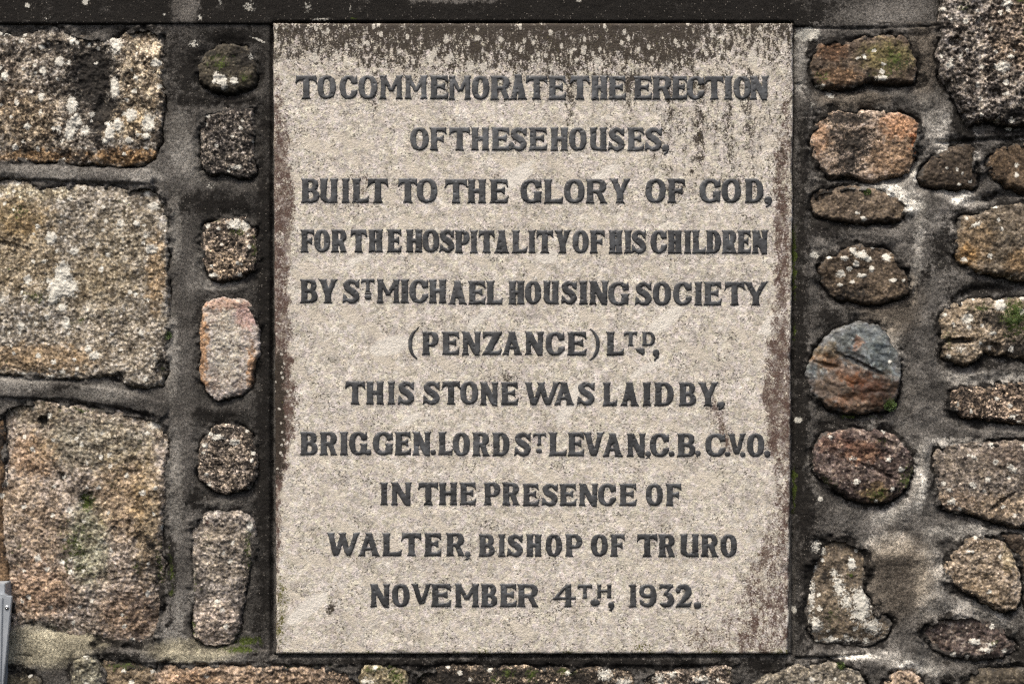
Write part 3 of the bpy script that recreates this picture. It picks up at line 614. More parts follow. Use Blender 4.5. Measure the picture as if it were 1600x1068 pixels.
stone('brown', 9, [(-90, 60), (-40, 50), (0, 50), (28, 57), (50, 52), (75, 41), (105, 45), (125, 55), (180, 60), (205, 46), (235, 44), (250, 55), (256, 100), (252, 130), (254, 170), (248, 220), (240, 243), (215, 258), (150, 256), (60, 250), (0, 253), (-90, 256)],
      tone=[(225, 120, 34, 75, 0, (1.65, 1.55, 1.35)), (195, 195, 40, 22, 0, (1.4, 1.3, 1.1)), (45, 190, 50, 40, 0, (1.15, 1.05, .9)), (200, 245, 60, 12, 0, (1.0, .72, .45)), (60, 245, 60, 10, 0, (1.0, .75, .5)), (15, 130, 30, 50, 0, (1.1, 1.05, 1.0))],
      lich=[(115, 62, 5, 8), (183, 72, 8, 12), (95, 98, 7, 8), (70, 113, 5, 7), (66, 153, 5, 7), (180, 138, 7, 16), (114, 165, 8, 13), (112, 203, 8, 16, 10), (122, 190, 7, 10, -20), (135, 205, 7, 7), (166, 221, 4, 4), (173, 207, 7, 13), (186, 196, 8, 10), (206, 180, 9, 10), (233, 192, 11, 14), (230, 213, 6, 5), (245, 100, 7, 7), (203, 220, 5, 5), (40, 55, 4, 3), (8, 52, 10, 4), (86, 202, 4, 4), (10, 120, 5, 8), (28, 160, 4, 6), (45, 198, 5, 5), (25, 230, 5, 5)],
      dark=[(145, 120, 40, 66, 0, .98), (160, 180, 22, 42, 20, .98), (85, 75, 20, 9, 0, .9), (120, 75, 40, 18, 0, .7), (20, 85, 30, 20, 0, .62)],
      pits=[(146, 125, 36, 70, 0, 9), (160, 180, 18, 36, 15, 7), (85, 73, 18, 9, 0, 4)])
stone('pale', 10, [(-90, 292), (-40, 284), (0, 283), (40, 286), (80, 293), (140, 291), (200, 293), (232, 289), (250, 300), (260, 335), (262, 380), (260, 420), (263, 470), (262, 510), (256, 545), (258, 572), (250, 598), (228, 606), (192, 600), (172, 588), (120, 590), (60, 588), (0, 580), (-90, 584)],
      tone=[(30, 400, 60, 60, 0, (.92, .85, .72)), (150, 440, 70, 40, 0, (.86, .80, .68)), (60, 560, 90, 22, 0, (1.0, .84, .66)), (190, 370, 50, 40, 0, (.95, .92, .84)), (180, 530, 60, 40, 0, (1.08, 1.05, 1.0)), (245, 430, 14, 60, 0, (1.0, .84, .65)), (20, 340, 60, 30, 0, (.85, .74, .56)), (60, 300, 60, 12, 0, (1.1, 1.08, .95))],
      lich=[(101, 430, 13, 20), (108, 450, 17, 14), (90, 452, 11, 16), (82, 372, 9, 9), (118, 392, 6, 6), (45, 437, 6, 8), (238, 390, 10, 7), (105, 505, 6, 10), (85, 466, 7, 9), (100, 480, 6, 6), (190, 350, 6, 7), (240, 322, 8, 6), (140, 545, 6, 5), (150, 555, 8, 6), (80, 590, 5, 5), (215, 350, 5, 5), (35, 510, 5, 6)],
      dark=[(252, 572, 12, 22, 0, .8), (186, 588, 12, 8, 0, .8), (20, 385, 26, 6, 20, .5), (262, 520, 4, 14, 0, .6), (230, 598, 20, 6, 0, .5)],
      moss=[(60, 465, 40, 10, 10, .56), (130, 500, 26, 8, -20, .50), (30, 330, 30, 20, 0, .48)],
      pits=[(186, 590, 12, 9, 0, 7), (253, 575, 9, 16, 0, 6), (20, 384, 30, 5, 15, 3)])
stone('pink', 11, [(1, 652), (10, 634), (30, 630), (60, 626), (100, 632), (160, 640), (222, 646), (255, 656), (260, 700), (256, 780), (251, 830), (254, 880), (253, 940), (250, 975), (240, 1000), (214, 1012), (170, 1006), (120, 991), (60, 978), (15, 974), (7, 900), (3, 800), (5, 720), (3, 680)],
      tone=[(55, 710, 34, 32, 0, (1.05, .88, .72)), (150, 690, 90, 40, 0, (.82, .86, .80)), (60, 645, 50, 16, 0, (.66, .66, .6)), (140, 850, 30, 60, 0, (.82, .92, .82)), (70, 830, 34, 50, 20, (1.0, .93, .85)), (60, 920, 50, 40, 0, (1.15, .98, .84)), (230, 800, 22, 90, 0, (.85, .8, .66)), (30, 780, 30, 40, 30, (1.0, .94, .85)), (200, 960, 40, 40, 0, (.98, .86, .76)), (190, 770, 40, 60, 0, (1.04, .95, .80)), (245, 662, 16, 12, 0, (1.2, 1.2, 1.15))],
      dark=[(68, 657, 10, 9, 0, .95), (98, 744, 8, 10, 20, .8), (8, 690, 8, 34, 0, .9), (236, 850, 12, 30, -20, .75), (246, 900, 9, 40, 0, .8), (140, 660, 60, 10, 0, .45), (225, 720, 22, 12, 0, .5), (130, 776, 10, 18, 0, .62), (205, 905, 12, 9, 0, .5), (255, 870, 6, 50, 0, .7)],
      moss=[(138, 782, 11, 15, 0, .85), (120, 850, 34, 60, 0, .50), (215, 885, 8, 12, 0, .6), (125, 640, 30, 8, 0, .56), (250, 880, 5, 40, 0, .6)],
      lich=[(243, 664, 10, 6), (62, 870, 7, 6, 0, .9)],
      pits=[(68, 657, 9, 8, 0, 9), (138, 780, 12, 16, 0, 7), (98, 744, 8, 9, 0, 4), (222, 850, 14, 22, -20, 5), (206, 720, 12, 8, 0, 4), (150, 700, 9, 6, 0, 3), (185, 830, 14, 8, 30, 3)])
stone('umber', 8, [(-90, 632), (-20, 634), (2, 642), (7, 690), (6, 740), (9, 800), (11, 900), (14, 960), (-90, 976)], base=(1.3, .95, .6), dark=[(0, 690, 8, 36, 0, .9)])
# the narrow column between the big granite blocks and the slab
stone('umber', 10, [(313, 95), (322, 79), (350, 69), (385, 71), (398, 86), (399, 115), (391, 133), (370, 141), (345, 144), (322, 135), (310, 116)],
      base=(.62, .66, .58), dark=[(385, 92, 30, 20, 0, .8), (330, 85, 20, 8, 0, .7)], moss=[(345, 100, 22, 14, 0, .58), (382, 124, 10, 9, 0, .6)], lich=[(340, 120, 6, 6), (348, 127, 8, 8), (352, 137, 5, 5), (367, 127, 6, 6), (337, 128, 4, 4)],
      label='small rounded mossy stone with white lichen at its foot')
stone('speck', 8, [(314, 174), (350, 170), (393, 172), (397, 200), (396, 245), (397, 268), (390, 276), (355, 272), (330, 271), (317, 262), (312, 215)], base=(.85, .82, .8), lich=[(324, 182, 6, 5, 0, .9), (370, 262, 12, 4, 0, .8)])
stone('speck', 10, [(318, 352), (345, 341), (385, 340), (399, 354), (398, 410), (395, 422), (370, 430), (345, 440), (328, 432), (316, 405), (314, 375)],
      base=(1.45, 1.25, 1.05), tone=[(355, 415, 30, 22, 0, (1.35, 1.3, 1.2))], lich=[(367, 350, 11, 8), (384, 352, 6, 8), (333, 430, 10, 4, 0, .9), (326, 354, 3, 4)], moss=[(372, 362, 14, 8, 0, .6), (398, 390, 8, 20, 0, .6), (335, 345, 12, 4, 0, .6)], dark=[(316, 370, 5, 22, 0, .9), (396, 398, 8, 22, 0, .7)])
stone('rosy', 11, [(318, 478), (330, 470), (345, 466), (370, 466), (386, 469), (396, 486), (406, 508), (405, 545), (395, 575), (392, 600), (378, 614), (358, 621), (338, 625), (322, 612), (314, 585), (314, 560), (310, 530), (313, 500)],
      tone=[(388, 495, 20, 16, 0, (1.0, .80, .80)), (317, 550, 8, 70, 0, (1.0, .72, .48)), (350, 474, 36, 7, 0, (1.0, .80, .72)), (394, 580, 6, 40, 0, (1.1, .8, .56)), (355, 540, 24, 60, 0, (.98, 1.02, .98))], dark=[(372, 482, 8, 4, 0, .6), (397, 602, 4, 10, 0, .6)],
      label='upright pinkish stone with rounded corners, palest of the narrow column')
stone('speck', 10, [(312, 692), (330, 668), (350, 662), (375, 668), (392, 680), (399, 710), (398, 745), (385, 762), (355, 770), (330, 766), (311, 746), (308, 718)], base=(1.45, 1.3, 1.15), dark=[(345, 672, 36, 8, 0, .7), (308, 735, 4, 26, 0, .7), (395, 690, 10, 18, 0, .7)], lich=[(342, 682, 10, 5, 0, .95), (368, 690, 8, 5, 0, .9), (322, 695, 5, 4)])
stone('grey', 10, [(300, 818), (311, 803), (350, 799), (385, 801), (397, 815), (395, 850), (388, 900), (378, 940), (372, 985), (362, 1005), (330, 1008), (303, 1001), (300, 960), (304, 925), (300, 870)],
      tone=[(340, 975, 40, 34, 0, (1.65, 1.55, 1.45)), (350, 860, 44, 44, 0, (1.15, 1.12, 1.05))], moss=[(300, 985, 8, 26, 0, .66), (303, 905, 6, 18, 0, .6), (390, 850, 8, 50, 0, .6)], dark=[(390, 905, 10, 60, 0, .85), (305, 810, 14, 8, 0, .8), (302, 970, 6, 10, 0, .6)], lich=[(392, 822, 6, 8, 0, .9)], red=[(325, 817, 5, 5, 0, .8)])
# right of the slab
stone('umber', 10, [(1268, 102), (1270, 82), (1278, 66), (1311, 65), (1338, 64), (1352, 55), (1378, 53), (1417, 54), (1424, 76), (1434, 105), (1429, 128), (1391, 130), (1353, 127), (1334, 135), (1295, 137), (1275, 128)],
      base=(1.15, 1.02, .92), tone=[(1385, 90, 40, 24, 0, (1.1, 1.2, .8)), (1300, 80, 24, 16, 0, (1.1, .86, .7)), (1310, 120, 34, 12, 0, (1.2, 1.0, .8))], moss=[(1396, 92, 26, 20, 0, .62), (1365, 80, 18, 10, 0, .52), (1282, 122, 14, 10, 0, .6), (1380, 118, 26, 6, 0, .5)], dark=[(1404, 100, 26, 16, 0, .68), (1352, 120, 22, 6, 0, .6), (1318, 92, 14, 8, 0, .45)], lich=[(1375, 123, 10, 5, 0, .85), (1340, 92, 8, 4, 0, .7)], label='brown stone with green moss on its right half, uppermost beside the slab')
stone('cream', 11, [(1268, 223), (1272, 198), (1284, 182), (1300, 175), (1343, 173), (1397, 172), (1423, 182), (1438, 192), (1437, 223), (1430, 248), (1420, 268), (1391, 275), (1366, 282), (1327, 275), (1302, 274), (1280, 258)],
      tone=[(1405, 195, 30, 20, 0, (1.15, .86, .66)), (1280, 215, 14, 26, 0, (1.1, .92, .78)), (1395, 245, 40, 30, 0, (.95, .82, .68)), (1430, 225, 8, 20, 0, (.9, .55, .38))], red=[(1325, 230, 26, 32, 15, 0), ], dark=[(1332, 225, 36, 26, 0, .92), (1325, 255, 22, 24, 0, .9), (1320, 186, 44, 12, 0, .9), (1300, 205, 14, 10, 0, .7), (1378, 184, 20, 7, 0, .56), (1395, 225, 26, 6, 10, .48)],
      label='orange and cream stone with a dark brown stain across its left half')
stone('umber', 7, [(1266, 312), (1280, 297), (1320, 292), (1356, 293), (1390, 301), (1418, 314), (1420, 334), (1392, 345), (1340, 346), (1300, 345), (1277, 332)], base=(1.2, 1.1, .98))
stone('umber', 9, [(1283, 413), (1301, 394), (1335, 384), (1379, 386), (1402, 401), (1416, 428), (1428, 449), (1414, 462), (1382, 473), (1342, 470), (1304, 464), (1286, 441)], base=(.9, .8, .68),
      lich=[(1331, 392, 5, 5), (1343, 398, 9, 6), (1353, 404, 9, 5, 20), (1384, 402, 7, 6), (1312, 428, 7, 5), (1293, 402, 4, 3), (1318, 404, 6, 4), (1336, 412, 5, 5), (1345, 430, 8, 4), (1394, 438, 6, 3), (1311, 446, 4, 3), (1410, 438, 3, 3), (1360, 420, 5, 4), (1330, 440, 4, 3), (1325, 420, 4, 3)], dark=[(1330, 458, 30, 9, 0, .8), (1420, 446, 12, 14, 0, .8), (1352, 388, 50, 4, 0, .5)], label='brown stone peppered with cream lichen crystals')
stone('slate', 17, [(1264, 575), (1270, 558), (1282, 540), (1296, 524), (1313, 511), (1345, 503), (1370, 505), (1382, 514), (1393, 536), (1408, 558), (1407, 590), (1404, 628), (1388, 640), (1366, 646), (1335, 648), (1310, 641), (1292, 633), (1276, 622), (1267, 608)],
      tone=[(1345, 528, 40, 20, -10, (1.0, 1.08, 1.10)), (1375, 550, 24, 18, 0, (.9, 1.0, 1.02)), (1290, 556, 22, 18, 0, (1.0, .76, .50)), (1330, 585, 60, 16, 25, (.80, .55, .40)), (1310, 608, 44, 26, 0, (.95, .68, .50)), (1372, 606, 34, 24, 0, (.50, .34, .24)), (1340, 630, 44, 16, 0, (1.0, .70, .50)), (1335, 594, 18, 8, 0, (1.6, 1.3, 1.0)), (1275, 577, 16, 6, 10, (1.1, 1.2, 1.2)), (1380, 578, 30, 7, 22, (.95, 1.05, 1.05)), (1337, 538, 8, 10, 30, (1.5, .85, .6))],
      dark=[(1400, 625, 18, 14, 0, .7), (1345, 566, 40, 2.5, 25, .8)], moss=[(1392, 632, 12, 10, 0, .8)], lich=[(1388, 565, 3, 3)], pits=[(1340, 568, 50, 5, 25, 5), (1290, 570, 26, 4, 15, 3), (1336, 538, 8, 10, 30, 3)],
      label='round boulder, blue grey above and rusty brown below')
stone('plum', 16, [(1273, 705), (1280, 684), (1302, 673), (1345, 670), (1382, 672), (1410, 688), (1427, 713), (1428, 745), (1414, 766), (1390, 783), (1352, 787), (1312, 770), (1282, 746), (1272, 724)],
      tone=[(1300, 690, 24, 14, 0, (1.2, 1.0, .9)), (1345, 705, 30, 16, 0, (1.3, 1.0, .8)), (1365, 768, 24, 14, 0, (1.3, 1.25, .8))], lich=[(1405, 732, 5, 4), (1335, 750, 6, 5, 0, .85), (1296, 682, 6, 4, 0, .8), (1330, 715, 10, 7, 0, .6)], moss=[(1415, 745, 12, 24, 20, .62), (1290, 752, 14, 8, 30, .6), (1370, 772, 16, 10, 0, .66), (1380, 688, 14, 6, 0, .56)], dark=[(1400, 760, 24, 12, -30, .66), (1305, 765, 24, 10, 30, .75), (1375, 700, 20, 5, 30, .6), (1350, 735, 40, 3, 25, .6)], pits=[(1370, 735, 40, 4, 25, 4), (1380, 690, 26, 6, 20, 3)], label='dark reddish brown boulder with moss along its foot')
stone('umber', 3, [(1262, 930), (1264, 895), (1274, 865), (1290, 842), (1312, 838), (1340, 848), (1360, 870), (1352, 900), (1352, 925), (1362, 948), (1385, 960), (1393, 976), (1380, 1000), (1350, 1008), (1305, 1005), (1270, 996), (1262, 965)],
      base=(1.35, 1.3, 1.15), lich=[(1272, 885, 6, 20, 10, .7), (1268, 930, 7, 32, 0, .72), (1275, 975, 12, 18, -20, .72), (1300, 1000, 20, 6, 0, .7), (1310, 915, 11, 26, -15, .74), (1322, 938, 12, 16, 0, .74), (1345, 960, 22, 15, 20, .74), (1365, 980, 22, 15, 20, .72), (1330, 1000, 20, 8, 0, .66), (1303, 895, 8, 8, 0, .74), (1330, 880, 6, 10), (1282, 860, 8, 7), (1345, 940, 12, 24, -20, .95)], dark=[(1288, 900, 9, 16, 0, .7), (1290, 960, 12, 22, 0, .55)], moss=[(1300, 960, 12, 20, 0, .5), (1330, 897, 4, 3)], label='stone almost covered in pale grey lichen crust, lowest beside the slab')
stone('lumpy', 22, [(1466, 90), (1474, 60), (1470, 20), (1476, -20), (1482, -70), (1560, -80), (1690, -72), (1700, 60), (1694, 190), (1640, 196), (1600, 191), (1566, 190), (1545, 186), (1521, 191), (1512, 178), (1500, 158), (1486, 140), (1474, 116)],
      tone=[(1590, 50, 50, 60, 0, (.9, .8, .7)), (1560, 110, 40, 40, 0, (1.1, 1.08, 1.05))], lich=[(1562, 108, 12, 9, 0, .9), (1568, 8, 8, 6), (1577, 190, 5, 5), (1480, 105, 8, 5, 0, .8)], dark=[(1590, 180, 60, 14, 0, .8), (1490, 150, 12, 24, -35, .6), (1470, 90, 6, 24, 0, .6)], moss=[(1500, 15, 10, 12, 0, .6), (1598, 50, 8, 20, 0, .55), (1595, 4, 10, 5, 0, .8)], pits=[(1490, 68, 12, 8, 0, 9), (1530, 40, 10, 12, 0, 6), (1585, 80, 12, 8, 20, 6), (1550, 150, 14, 8, 0, 6)], label='large rough speckled boulder standing proud in the upper right corner')
stone('umber', 9, [(1439, 272), (1452, 249), (1470, 238), (1487, 230), (1505, 227), (1522, 229), (1527, 255), (1526, 293), (1502, 292), (1478, 291), (1455, 290), (1442, 283)], base=(.62, .56, .50), lich=[(1497, 288, 3, 2), (1502, 272, 2, 4, 0, .9), (1477, 263, 2, 2)], label='small dark wedge of stone below the speckled boulder')
stone('umber', 6, [(1543, 256), (1550, 238), (1562, 228), (1620, 222), (1700, 222), (1700, 300), (1620, 302), (1590, 294), (1568, 286), (1548, 278)], base=(1.0, .80, .58))
stone('ochre', 16, [(1494, 385), (1496, 360), (1503, 340), (1535, 334), (1562, 320), (1600, 318), (1660, 320), (1700, 335), (1700, 425), (1640, 434), (1600, 433), (1581, 431), (1552, 425), (1530, 425), (1514, 416), (1503, 406)],
      base=(.62, .62, .60), tone=[(1520, 380, 26, 36, 0, (1.35, 1.2, 1.0)), (1560, 380, 26, 50, 0, (.75, .74, .72)), (1510, 400, 14, 16, 0, (1.3, 1.1, .8)), (1590, 410, 22, 18, 0, (1.5, 1.25, .95))], lich=[(1521, 352, 10, 4, -20, .8)], label='rounded brown stone at the right edge, smooth faced with paler rims')
stone('ochre', 14, [(1473, 500), (1478, 485), (1488, 475), (1515, 468), (1537, 466), (1600, 466), (1660, 468), (1700, 480), (1700, 575), (1650, 580), (1600, 558), (1571, 554), (1545, 552), (1532, 562), (1517, 569), (1492, 566), (1477, 555), (1475, 525)],
      base=(.95, .92, .85), dark=[(1560, 505, 50, 20, 20, .82), (1585, 545, 46, 14, 0, .88), (1495, 532, 24, 5, 0, .95), (1530, 490, 10, 6, 0, .5)], moss=[(1583, 495, 20, 26, 0, .84), (1530, 480, 26, 6, 0, .6), (1480, 530, 8, 16, 0, .55)], lich=[(1560, 478, 9, 8), (1508, 498, 10, 8, 0, .9), (1562, 469, 4, 3), (1548, 520, 6, 4, 0, .8), (1498, 545, 14, 9, 0, .6)], pits=[(1497, 532, 26, 5, 0, 9), (1545, 545, 22, 12, 0, 6)], label='knobbly stone with a bright moss patch at the right edge')
stone('speck', 10, [(1487, 628), (1492, 610), (1500, 603), (1537, 603), (1600, 597), (1690, 597), (1700, 630), (1690, 660), (1600, 661), (1571, 658), (1540, 656), (1510, 651), (1493, 642)], base=(1.5, 1.2, .95), dark=[(1500, 612, 16, 6, 0, .8), (1560, 622, 36, 6, 10, .66), (1530, 655, 30, 4, 0, .7)], lich=[(1515, 640, 6, 5, 0, .65), (1580, 650, 12, 6, 0, .6)])
stone('grey', 12, [(1461, 745), (1463, 715), (1472, 697), (1500, 692), (1560, 691), (1640, 689), (1700, 695), (1700, 818), (1640, 825), (1600, 822), (1581, 820), (1545, 813), (1520, 802), (1495, 800), (1476, 795), (1465, 775)],
      base=(.92, .86, .78), tone=[(1490, 780, 26, 16, 0, (1.2, 1.1, 1.0)), (1560, 790, 40, 20, 0, (1.25, 1.15, 1.0)), (1570, 710, 34, 20, 0, (.8, .76, .75))], lich=[(1578, 731, 10, 5, 40, .85), (1520, 713, 8, 5, 40, .7), (1485, 783, 10, 7, 0, .7), (1480, 765, 6, 4, 0, .7)], dark=[(1558, 787, 26, 2.5, -35, .8), (1500, 730, 30, 12, 0, .45)], pits=[(1562, 784, 30, 4, -35, 5)])
stone('ochre', 13, [(1474, 892), (1482, 872), (1497, 855), (1520, 841), (1545, 842), (1566, 846), (1578, 862), (1590, 880), (1598, 905), (1597, 940), (1585, 952), (1569, 957), (1548, 946), (1531, 935), (1512, 929), (1494, 918), (1480, 906)],
      base=(1.1, 1.06, 1.02), tone=[(1575, 870, 14, 20, 0, (1.0, 1.02, .92)), (1540, 925, 50, 10, 25, (.75, .72, .66))], dark=[(1510, 925, 40, 7, 28, .72), (1570, 956, 18, 4, 20, .7)], lich=[(1510, 860, 6, 4, 0, .7), (1516, 860, 3, 3)], label='tilted buff stone in the lower right corner')
stone('umber', 9, [(1562, 836), (1590, 838), (1640, 836), (1690, 840), (1700, 900), (1690, 960), (1640, 965), (1606, 956), (1604, 915), (1594, 882), (1580, 858)], base=(.7, .62, .55), lich=[(1598, 915, 5, 12, 0, .6)])
stone('plum', 1, [(1436, 990), (1450, 970), (1480, 960), (1515, 960), (1552, 972), (1580, 992), (1592, 1012), (1570, 1026), (1530, 1028), (1490, 1026), (1455, 1012)], base=(1.1, 1.15, 1.15), lich=[(1523, 1002, 10, 6, 0, .85), (1540, 1014, 12, 5, 0, .75), (1442, 996, 9, 7, 0, .8), (1548, 1006, 8, 5, 0, .7)], moss=[(1552, 1002, 10, 8, 0, .5)], dark=[(1540, 1026, 40, 5, 0, .8), (1470, 965, 30, 6, 0, .6)])
# the course under the slab
stone('umber', 4, [(-40, 1110), (-20, 1068), (8, 1052), (35, 1046), (56, 1052), (66, 1080), (66, 1110), (20, 1125)], base=(1.5, 1.6, 1.3), dark=[(40, 1050, 26, 8, 0, .9)])  # the dark blob paints the shadow of the hollow above this stone
stone('grey', 9, [(104, 1110), (110, 1060), (112, 1038), (122, 1022), (145, 1020), (155, 1032), (160, 1060), (170, 1110), (140, 1130)], base=(.92, 1.0, .80), dark=[(108, 1045, 7, 26, 10, .9)])
stone('ochre', 7, [(160, 1030), (180, 1032), (212, 1039), (238, 1043), (244, 1070), (242, 1115), (205, 1128), (172, 1118), (163, 1060)], base=(.72, .66, .54), dark=[(200, 1038, 40, 6, 8, .9)], moss=[(190, 1040, 30, 5, 0, .6)])
stone('pink', 9, [(242, 1056), (248, 1038), (270, 1037), (300, 1043), (340, 1041), (380, 1043), (450, 1040), (500, 1044), (545, 1045), (553, 1060), (560, 1115), (400, 1130), (250, 1120)], base=(1.0, .84, .68), tone=[(300, 1062, 40, 14, 0, (1.2, 1.1, 1.0))], dark=[(430, 1045, 60, 5, 0, .66), (520, 1058, 40, 14, 0, .66)], label='pinkish red granite block under the lower left corner of the slab')
stone('ochre', 10, [(556, 1050), (570, 1040), (600, 1037), (626, 1042), (637, 1055), (640, 1115), (600, 1125), (566, 1115)], base=(1.15, 1.2, .95), moss=[(620, 1055, 16, 12, 0, .7), (585, 1043, 26, 6, 0, .62)], lich=[(575, 1062, 14, 8, 0, .7)])
stone('speck', 9, [(648, 1062), (660, 1046), (700, 1041), (760, 1041), (850, 1043), (920, 1042), (955, 1046), (990, 1052), (998, 1075), (998, 1120), (820, 1135), (652, 1120)], base=(1.35, 1.15, .9), dark=[(700, 1060, 56, 24, 0, .95), (800, 1050, 110, 10, 0, .86), (910, 1058, 40, 18, 0, .85), (840, 1066, 60, 8, 0, .6)], moss=[(795, 1050, 10, 8, 0, .72), (830, 1052, 8, 12, 0, .72), (885, 1047, 18, 6, 0, .72), (650, 1062, 10, 12, 0, .55), (775, 1062, 8, 9, 0, .6)], lich=[(945, 1052, 14, 12, 0, .75), (975, 1064, 18, 8, 0, .72)])
stone('speck', 8, [(1000, 1062), (1012, 1050), (1050, 1047), (1085, 1048), (1100, 1044), (1130, 1039), (1148, 1046), (1152, 1075), (1150, 1118), (1080, 1130), (1016, 1118)], base=(1.6, 1.42, 1.25), dark=[(1070, 1056, 10, 16, 0, .7), (1015, 1056, 8, 12, 0, .8), (1120, 1062, 10, 8, 0, .6)], moss=[(1140, 1048, 8, 8, 0, .55)], lich=[(1030, 1058, 12, 9, 0, .68), (1095, 1060, 20, 9, 0, .7), (1050, 1052, 8, 5, 0, .8)])
stone('grey', 11, [(1166, 1090), (1180, 1066), (1204, 1052), (1240, 1042), (1290, 1035), (1318, 1037), (1344, 1052), (1362, 1080), (1372, 1115), (1260, 1135), (1170, 1120)], base=(.95, .95, .82), moss=[(1313, 1040, 7, 5, 0, .85)], dark=[(1190, 1056, 26, 5, -30, .7)])
stone('pink', 9, [(1372, 1090), (1385, 1058), (1405, 1046), (1425, 1048), (1442, 1062), (1452, 1100), (1440, 1122), (1385, 1122)], base=(1.25, 1.1, .95))
stone('umber', 6, [(1480, 1072), (1520, 1050), (1580, 1046), (1680, 1050), (1700, 1110), (1600, 1128), (1490, 1118)], base=(.8, .82, .75))

# rougher stones beyond the frame, where the wall goes on
def margin():
    r = random.Random(5); kinds = ['pale', 'brown', 'pink', 'grey', 'umber', 'ochre', 'lumpy', 'speck']
    def blk(x0, x1, y0, y1):
        w, h = x1 - x0, y1 - y0; c = min(w, h) * .16
        j = lambda a: a + r.uniform(-5, 5)
        P = [(x0 + c, y0), ((x0 + x1) / 2, y0), (x1 - c, y0), (x1, y0 + c), (x1, (y0 + y1) / 2), (x1, y1 - c), (x1 - c, y1), ((x0 + x1) / 2, y1), (x0 + c, y1), (x0, y1 - c), (x0, (y0 + y1) / 2), (x0, y0 + c)]
        stone(r.choice(kinds), r.uniform(8, 14), [(j(a), j(b)) for a, b in P], coarse=True, step=5.0)
    for (xa, xb, ya, yb) in ((-400, -112, -60, 1110), (1722, 2000, -60, 1110), (-400, 2000, 1150, 1340), (-400, 2000, -300, -146)):
        y = ya
        while y < yb - 60:
            h = min(r.uniform(110, 190), yb - y)
            x = xa
            while x < xb - 50:
                w = min(r.uniform(120, 280), xb - x)
                if w > 60 and h > 60: blk(x, x + w - 22, y, y + h - 22)
                x += w
            y += h
margin()

def persp(P, h):
    """outline drawn on the wall plane, brought to the plane h mm in front of it"""
    k = (CAM_D - h / 1000) / CAM_D
    P = np.asarray(P, float); return np.stack([800 + (P[:, 0] - 800) * k, 534 + (P[:, 1] - 534) * k], 1)

def warp_xy(X, Y, seed, amp=1.0):
    return (X + amp * (5.0 * fbm(X, Y, 30, 3, seed) + 3.6 * fbm(X, Y, 10, 4, seed + 3, .6)), Y + amp * (5.0 * fbm(X, Y, 30, 3, seed + 7) + 3.6 * fbm(X, Y, 10, 4, seed + 9, .6)))

